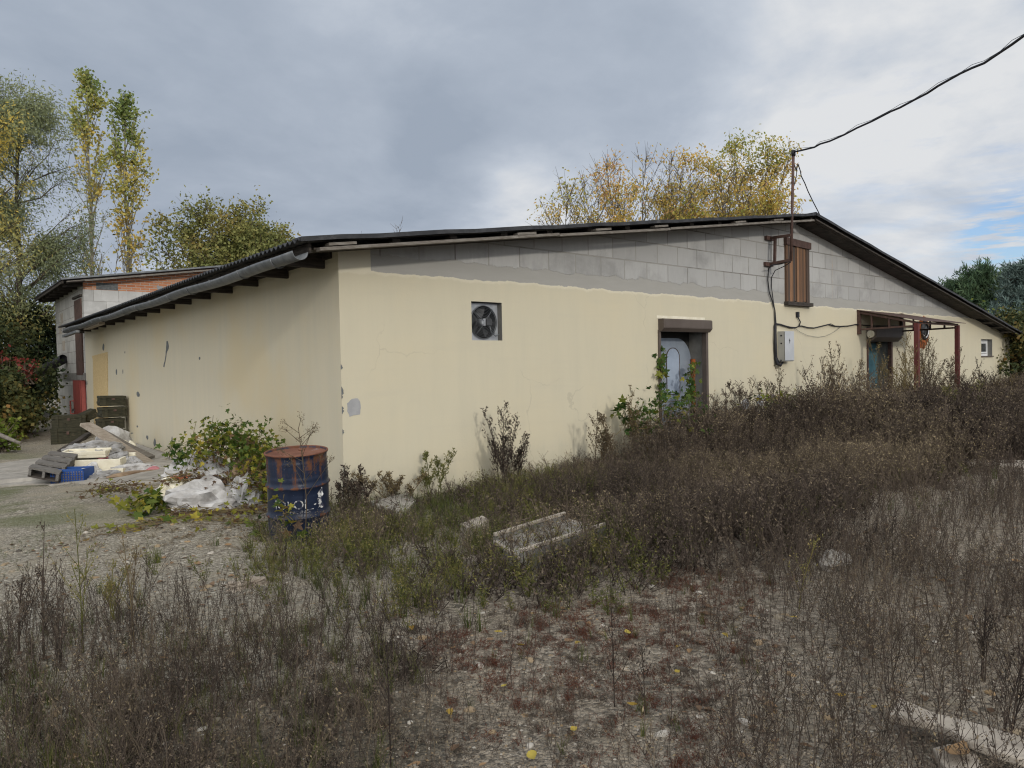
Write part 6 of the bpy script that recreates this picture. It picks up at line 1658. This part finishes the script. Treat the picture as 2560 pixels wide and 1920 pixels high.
# ------------------------------------------------------------------ single plants
def merge(parts):
    q = Q()
    for V, F, T in parts: q.add(V, F, T)
    return q
def place(arr, loc, s, sxy, ang, tint, tilt=(0, 0)):
    V, F, T = arr; c, s_ = math.cos(ang), math.sin(ang); z = V[:, 2] * s
    return np.stack([(V[:, 0] * c - V[:, 1] * s_) * sxy + loc[0] + z * tilt[0], (V[:, 0] * s_ + V[:, 1] * c) * sxy + loc[1] + z * tilt[1], z + loc[2]], 1), F, np.clip(T + tint, 0, 1)
def mugwort(loc, h, w, seed, n, label, mat='mugwort', tint=.35, group='tall dry plants along the wall', seeds=16, name='tall_weed', nb=16, thin=1.0):
    """cluster of tall stems with feathery seed branches"""
    rng = np.random.default_rng(seed); parts = []
    for k in range(n):
        q = Q(); hh = h * rng.uniform(.55, 1) if k else h; ln = np.array([rng.normal() * w / h * .55, rng.normal() * .12]); t = np.linspace(0, 1, 6); b = np.array(loc) + np.array([rng.normal() * w * .2, rng.normal() * min(.15, w * .3), 0]) * (1 if thin == 1.0 else .25)
        st = b + np.stack([ln[0] * hh * t ** 1.5, ln[1] * hh * t ** 1.5, hh * t], 1); qtube(q, st, .007 * thin, .003 * thin, rng.uniform(-.2, .1), 4)
        for j in range(nb):
            u = rng.uniform(.22, .97); i = min(int(u * 5), 4); f = u * 5 - i; p0 = st[i] * (1 - f) + st[i + 1] * f; az = rng.uniform(0, 6.28); L = hh * .34 * (1.15 - u) * rng.uniform(.6, 1.2)
            tt = np.linspace(0, 1, 4)[:, None]; d = np.array([math.cos(az) * .6, math.sin(az) * .6, .9]); br = p0 + d * L * tt + np.array([0, 0, .25 * L]) * tt ** 2
            qtube(q, br, .0035 * thin, .002 * thin, rng.uniform(-.2, .2), 3); m_ = seeds; f2 = rng.uniform(.25, 1.03, m_)
            pp = br[0] + (br[-1] - br[0]) * f2[:, None] + rng.normal(size=(m_, 3)) * .012
            qleaves(q, pp, rng.normal(size=(m_, 3)) * .6 + d, .03 * thin * rng.uniform(.5, 1.5, m_), .006 * thin * rng.uniform(.7, 1.6, m_), rng.uniform(-.2, .35, m_), rng)
        parts.append(q.arrays())
    q = merge(parts); q.T = [np.clip(t + tint, 0, 1) for t in q.T]; o = q.build(name, TW[mat])
    off = Vector(loc); me = o.data; co = np.empty(len(me.vertices) * 3, np.float32); me.vertices.foreach_get('co', co); co = co.reshape(-1, 3) - np.array(loc, np.float32); me.vertices.foreach_set('co', co.ravel()); o.location = off
    return tag(o, label, 'weed', group)
def wallspot(px, ptop, dy):
    """plant foot dy metres before the gable at this column; height so that its tip reaches the row ptop"""
    a = onY(px, ptop, YG - dy); return (a.x, a.y, gzf(a.x, a.y)), a.z - gzf(a.x, a.y)
for i, (px, pt_, dy, w, n, mat, tn, lb_) in enumerate((
        (1252, 1012, .35, .28, 7, 'weed', .12, 'dark brown burr plant rising against the cream wall'), (1300, 1085, .3, .2, 4, 'weed', .15, 'shorter dark burr plant beside the tall one'),
        (1502, 1022, .5, .34, 6, 'mugwort', .3, 'brown mugwort clump midway along the cream wall'), (1590, 966, .45, .3, 5, 'mugwort', .55, 'pale thin dry stalks left of the vine covered door'),
        (1952, 915, .5, .3, 4, 'mugwort', .35, 'dry stalk reaching up under the electrical cabinet'), (1830, 948, .6, .5, 9, 'weed', .3, 'dry thicket between the vine covered door and the cabinet'),
        (1900, 955, .5, .5, 9, 'weed', .3, 'dry thicket just below the cabinet'),
        (2090, 858, .9, .55, 9, 'mugwort', .22, 'tall bare mugwort left of the teal door'), (2150, 900, .8, .4, 6, 'mugwort', .5, 'yellowing mugwort before the teal door'), (2035, 930, .9, .5, 7, 'weed', .25, 'brown weed clump right of the cabinet'),
        (2238, 835, 1.2, .6, 10, 'mugwort', .75, 'golden feathery mugwort beside the teal door'), (2330, 838, 1.3, .8, 14, 'mugwort', .3, 'broad dark feathery mugwort between the canopy posts'), (2375, 870, 1.6, .5, 8, 'mugwort', .25, 'feathery mugwort at the outer canopy post'),
        (2468, 890, 1.8, .18, 4, 'weed', .02, 'almost black dock spike below the small window'), (2450, 930, 1.5, .7, 12, 'mugwort', .6, 'pale dry clump below the small window'), (2515, 935, 1.5, .6, 9, 'mugwort', .55, 'pale dry clump at the far wall corner'),
        (1000, 1175, .3, .35, 5, 'mugwort', .5, 'low dry stalks at the wall near the corner'), (905, 1165, .25, .25, 4, 'weed', .25, 'dark seeded stalks right of the warehouse corner'), (868, 1165, .15, .15, 4, 'weed', .2, 'dark seeded stalks tight on the warehouse corner'),
        (1090, 1130, .3, .3, 4, 'herb', .4, 'leafy green stalks by the wall left of the burr plant'), (2430, 955, 2.6, .8, 12, 'herb', .5, 'yellow green clump on the gravel side of the canopy'), (2200, 985, 2.4, .8, 12, 'weed', .22, 'dark twig thicket before the teal door'), (2320, 965, 2.8, .9, 14, 'weed', .2, 'dark twig thicket before the canopy posts'))):
    l_, h_ = wallspot(px, pt_, dy)
    mugwort(l_, h_, w, 300 + i, n, lb_, mat, tn)
# umbel in front of the drum
ub = far(760, 1340, 6.75); hb_ = far(770, 1048, 6.75).z - gzf(ub.x, ub.y)
rng = np.random.default_rng(9); q = Q(); b = np.array([ub.x, ub.y, gzf(ub.x, ub.y)])
t = np.linspace(0, 1, 8)[:, None]; rgt = np.array([right.x, right.y, 0])
st = b + np.array([0, 0, hb_ * .93]) * t + rgt * .03 * np.sin(t * 4); qtube(q, st, .006, .003, .3, 4)
for j in range(13):
    u = [.42, .5, .55, .62, .66, .72, .76, .8, .85, .88, .92, .96, 1][j]; i = min(int(u * 7), 6); f = u * 7 - i; p0 = st[i] * (1 - f) + st[min(i + 1, 7)] * f; sg = (-1) ** j
    L = .30 * (1.25 - u) * rng.uniform(.8, 1.3) + .06; d = rgt * sg * rng.uniform(.45, 1.0) + np.array([0, 0, rng.uniform(.6, 1.0)]) + np.array([rng.normal() * .3, rng.normal() * .3, 0]); d /= np.linalg.norm(d)
    e = p0 + d * L; qtube(q, np.stack([p0, p0 + d * L * .5, e]), .0032, .002, .3, 3)
    for k in range(6):
        d2 = d + rng.normal(size=3) * .55; d2 /= np.linalg.norm(d2); e2 = e + d2 * .06; qtube(q, np.stack([e, (e + e2) / 2, e2]), .0016, .0012, .35, 3)
        qleaves(q, e2 + rng.normal(size=(5, 3)) * .012, rng.normal(size=(5, 3)), .012, .004, .55, rng)
tag(q.build('umbel', TW['mugwort']), 'dry branching umbel stalk standing in front of the blue drum', 'weed')
# yellow green stalks on the left gravel and dark ones in the near corners
def stalk(px, pb, ptop, label, mat, tint, seed, n=3, w=.12, seeds=8, nb=20, group=None):
    b = onZ(px, pb); d = b.to_2d().length; h = far(px, ptop, d).z
    return mugwort((b.x, b.y, gzf(b.x, b.y)), h, w, seed, n, label, mat, tint, group, seeds, 'tall_weed', nb, .55)
sg_ = 'single stalks on the left gravel'
for i, a in enumerate(((205, 1640, 1262, 'tall yellow green stalk on the left gravel', 'herb', .62, 2), (335, 1640, 1325, 'reddish stalk with yellow seed tip on the gravel', 'mugwort', .55, 2), (285, 1560, 1405, 'bunch of short yellow green stalks on the gravel', 'herb', .7, 6),
                       (110, 1660, 1320, 'tall dark red stalk near the left edge', 'weed', .25, 2), (45, 1640, 1440, 'dark stalk at the far left of the gravel', 'weed', .25, 3), (155, 1680, 1440, 'brown forked stalk between the tall ones', 'weed', .3, 3),
                       (2510, 1905, 1440, 'dark upright dry weed above the broken cement sheet', 'weed', .08, 3), (2450, 1700, 1480, 'dark forked dry weed behind the cement sheet', 'weed', .1, 3), (2000, 1530, 1335, 'yellow seeded stalk on the track edge', 'herb', .75, 1),
                       (980, 1920, 1600, 'single dark straight stalk at the bottom of the track', 'weed', .08, 1), (1530, 1760, 1510, 'single dark stalk on the open track', 'weed', .1, 1), (1610, 1780, 1600, 'short dark stalk on the open track', 'weed', .1, 1))):
    stalk(*a[:4], a[4], a[5], 400 + i, n=a[6], w=.10 if a[6] < 3 else .16, group=sg_ if i < 6 else None, seeds=8, nb=11)
for i, (px, py, s, lb_) in enumerate(((386, 1412, .17, 'lone grass tuft on the gravel below the vine heap'), (270, 1490, .16, 'grass tuft around the yellow green stalks'), (690, 1440, .24, 'coarse dry grass tuft at the foot of the drum'), (700, 1405, .26, 'brown grass tuft hugging the drum base'), (505, 1448, .05, 'tiny grass tuft on the bare gravel'), (320, 1450, .08, 'small grass tuft left of the lone one'))):
    b = onZ(px, py); parts = [place(t_grass(RG, 22), (b.x + RG.normal() * .05, b.y + RG.normal() * .05, gzf(b.x, b.y)), s, s * 1.2, k, .3 + .25 * (i in (2, 3))) for k in range(3)]
    tag(merge(parts).build('grass_tuft', TW['grass']), lb_, 'grass', 'grass tufts on the gravel')

# hop vines
def lobed(q, P, D, N, S_, T):
    """five-lobed leaves as two folded quads each side plus a tip"""
    for p_, d, n_, s, t in zip(P, D, N, S_, T):
        d = d / np.linalg.norm(d); r = np.cross(d, n_); r /= np.linalg.norm(r) + 1e-9; u = np.cross(r, d)
        m_ = p_ + d * s * .35
        for sg in (-1, 1):
            a = p_ + r * sg * s * .42 + u * s * .10 - d * s * .05; b = p_ + r * sg * s * .58 + d * s * .42 + u * s * .06; c = m_ + r * sg * s * .16 + d * s * .12
            q.add(np.array([p_, a, c, m_]), [(0, 1, 2, 3)], t); q.add(np.array([m_, p_ + r * sg * s * .3 + d * s * .15 + u * s * .1, b, c]), [(0, 1, 2, 3)], t)
        q.add(np.array([m_, m_ + r * s * .2 + d * s * .2, p_ + d * s * 1.0 - u * s * .1, m_ - r * s * .2 + d * s * .2]), [(0, 1, 2, 3)], t)
def vine(name, loc, pts, radius, n, size, tint, seed, label, cat='vine', group=None, stems=14, normal=(0, 0, 1)):
    rng = np.random.default_rng(seed); P = np.array([tuple(p) for p in pts])
    k = rng.integers(0, len(P) - 1, n); f = rng.uniform(size=n)[:, None]
    pos = P[k] * (1 - f) + P[k + 1] * f + rng.normal(size=(n, 3)) * np.array(radius)
    pos[:, 2] = np.maximum(pos[:, 2], gz(pos[:, 0], pos[:, 1]) + .015)
    lq = Q(); nn = rng.normal(size=(n, 3)) * .5 + np.array(normal); d = rng.normal(size=(n, 3)); d[:, 2] -= .5
    tt = np.clip(tint + rng.normal(size=n) * .22 + .5 * (vnoise(pos[:, 0] * 4, pos[:, 2] * 4, seed) - .5), 0, 1)
    lobed(lq, pos, d, nn, size * rng.uniform(.6, 1.25, n), tt)
    sq = Q()
    for s in range(stems):
        i = rng.integers(0, len(P) - 1); a = P[i] + rng.normal(size=3) * np.array(radius) * .8; b = P[i + 1] + rng.normal(size=3) * np.array(radius) * .8
        m_ = (a + b) / 2 + rng.normal(size=3) * np.array(radius) * .6; st = np.stack([a, (a + m_) / 2 + rng.normal(size=3) * .03, m_, (m_ + b) / 2, b]); st[:, 2] = np.maximum(st[:, 2], .02 + gz(st[:, 0], st[:, 1]))
        qtube(sq, st, .005, .003, rng.uniform(.4, 1), 3)
    T = thing(name, tuple(loc), label, cat, group)
    lq.build('leaves', TW['hop'], T); sq.build('stems', TW['mugwort'], T)
    return T
def hp(px, py, d): return far(px, py, d)
vine('hop_vine', gp_(560, 1200, 9.7), [hp(500, 1150, 10.0), hp(520, 1100, 9.9), hp(565, 1090, 9.8), hp(610, 1105, 9.6), hp(650, 1125, 9.4), hp(670, 1160, 9.2)], (.17, .14, .13), 1250, .062, .46, 1, 'green and yellow hop vine sprawling over the sack heap', stems=30)
vine('hop_vine', gp_(640, 1200, 9.3), [hp(560, 1135, 9.7), hp(620, 1150, 9.4), hp(660, 1190, 9.1), hp(650, 1240, 8.9)], (.14, .14, .12), 420, .062, .62, 2, 'yellowing hop vine drooping behind the blue drum', stems=26)
vine('hop_vine', gp_(370, 1265, 9.2), [hp(320, 1265, 9.1), hp(355, 1255, 9.2), hp(390, 1250, 9.3), hp(420, 1262, 9.2)], (.11, .12, .06), 95, .12, .6, 3, 'bright yellow green vine leaves spilling on the gravel before the sacks', stems=10)
vine('hop_vine', gp_(450, 1300, 8.6), [hp(260, 1360, 8.3), hp(340, 1340, 8.4), hp(440, 1300, 8.7), hp(470, 1320, 8.5), hp(580, 1310, 8.2), hp(650, 1310, 7.7)], (.16, .14, .015), 90, .10, .58, 4, 'creeping vine runners with yellow leaves across the gravel', stems=46)
vine('hop_vine', gp_(480, 1160, 10.6), [hp(430, 1140, 10.9), hp(450, 1120, 10.8), hp(470, 1150, 10.6)], (.09, .1, .09), 60, .09, .15, 5, 'small dark green vine sprig by the wall above the sacks', stems=8)
vine('hop_vine', gp_(730, 1330, 6.7), [hp(700, 1215, 6.75), hp(712, 1270, 6.7), hp(722, 1290, 6.7), hp(735, 1330, 6.65)], (.045, .03, .04), 22, .085, .62, 6, 'thin vine climbing the front of the blue drum', stems=8)
vine('hop_vine', gp_(330, 1225, 10.2), [hp(250, 1225, 10.4), hp(290, 1215, 10.5), hp(330, 1222, 10.4)], (.2, .15, .05), 110, .05, 1.0, 7, 'withered brown vine mat on the edge of the concrete', stems=30)
vine('hop_vine', gp_(560, 1230, 9.2), [hp(430, 1205, 9.45), hp(480, 1190, 9.45), hp(540, 1205, 9.3), hp(600, 1190, 9.2), hp(640, 1215, 9.0)], (.15, .1, .05), 300, .05, 1.05, 13, 'withered brown vine strands tangled over the white sacks', stems=60)
vine('hop_vine', gp_(560, 1290, 8.5), [hp(440, 1275, 8.9), hp(520, 1285, 8.8), hp(600, 1280, 8.6), hp(660, 1270, 8.4)], (.15, .12, .03), 190, .05, 1.02, 14, 'dry vine litter along the front edge of the white sacks', stems=50)
def wp(px, py, dy): return onY(px, py, YG - dy)
vine('hop_vine', wp(1655, 1000, .1), [wp(1652, 875, .02), wp(1654, 900, .05), wp(1655, 930, .06), wp(1658, 960, .08), wp(1656, 1000, .1)], (.06, .03, .05), 62, .10, .22, 8, 'hop vine hanging down the left jamb of the shutter door', stems=10, normal=(-.3, -1, .3))
vine('hop_vine', wp(1730, 960, .1), [wp(1737, 905, -.05), wp(1730, 935, .0), wp(1728, 965, .05), wp(1726, 1000, .1)], (.08, .04, .06), 62, .10, .25, 9, 'hop vine climbing the rusty pipe in the shutter doorway', stems=12, normal=(-.3, -1, .3))
vine('hop_vine', wp(1640, 1080, .5), [wp(1585, 1085, .4), wp(1620, 1040, .5), wp(1660, 1005, .5), wp(1720, 1015, .5), wp(1690, 1060, .7)], (.22, .2, .12), 330, .085, .08, 10, 'dark green hop mound below the shutter door', stems=20)
vine('hop_vine', wp(1550, 1000, .3), [wp(1572, 1085, .3), wp(1565, 1020, .3), wp(1548, 1015, .3), wp(1545, 1050, .3)], (.05, .05, .05), 34, .11, .2, 11, 'arching hop shoot left of the shutter door', stems=6)
vine('hop_vine', wp(1960, 1010, .8), [wp(1900, 1000, .8), wp(1950, 1000, .8), wp(1990, 1010, .8)], (.25, .2, .08), 200, .085, .5, 12, 'yellow tinged hop mound below the electrical cabinet', stems=14)
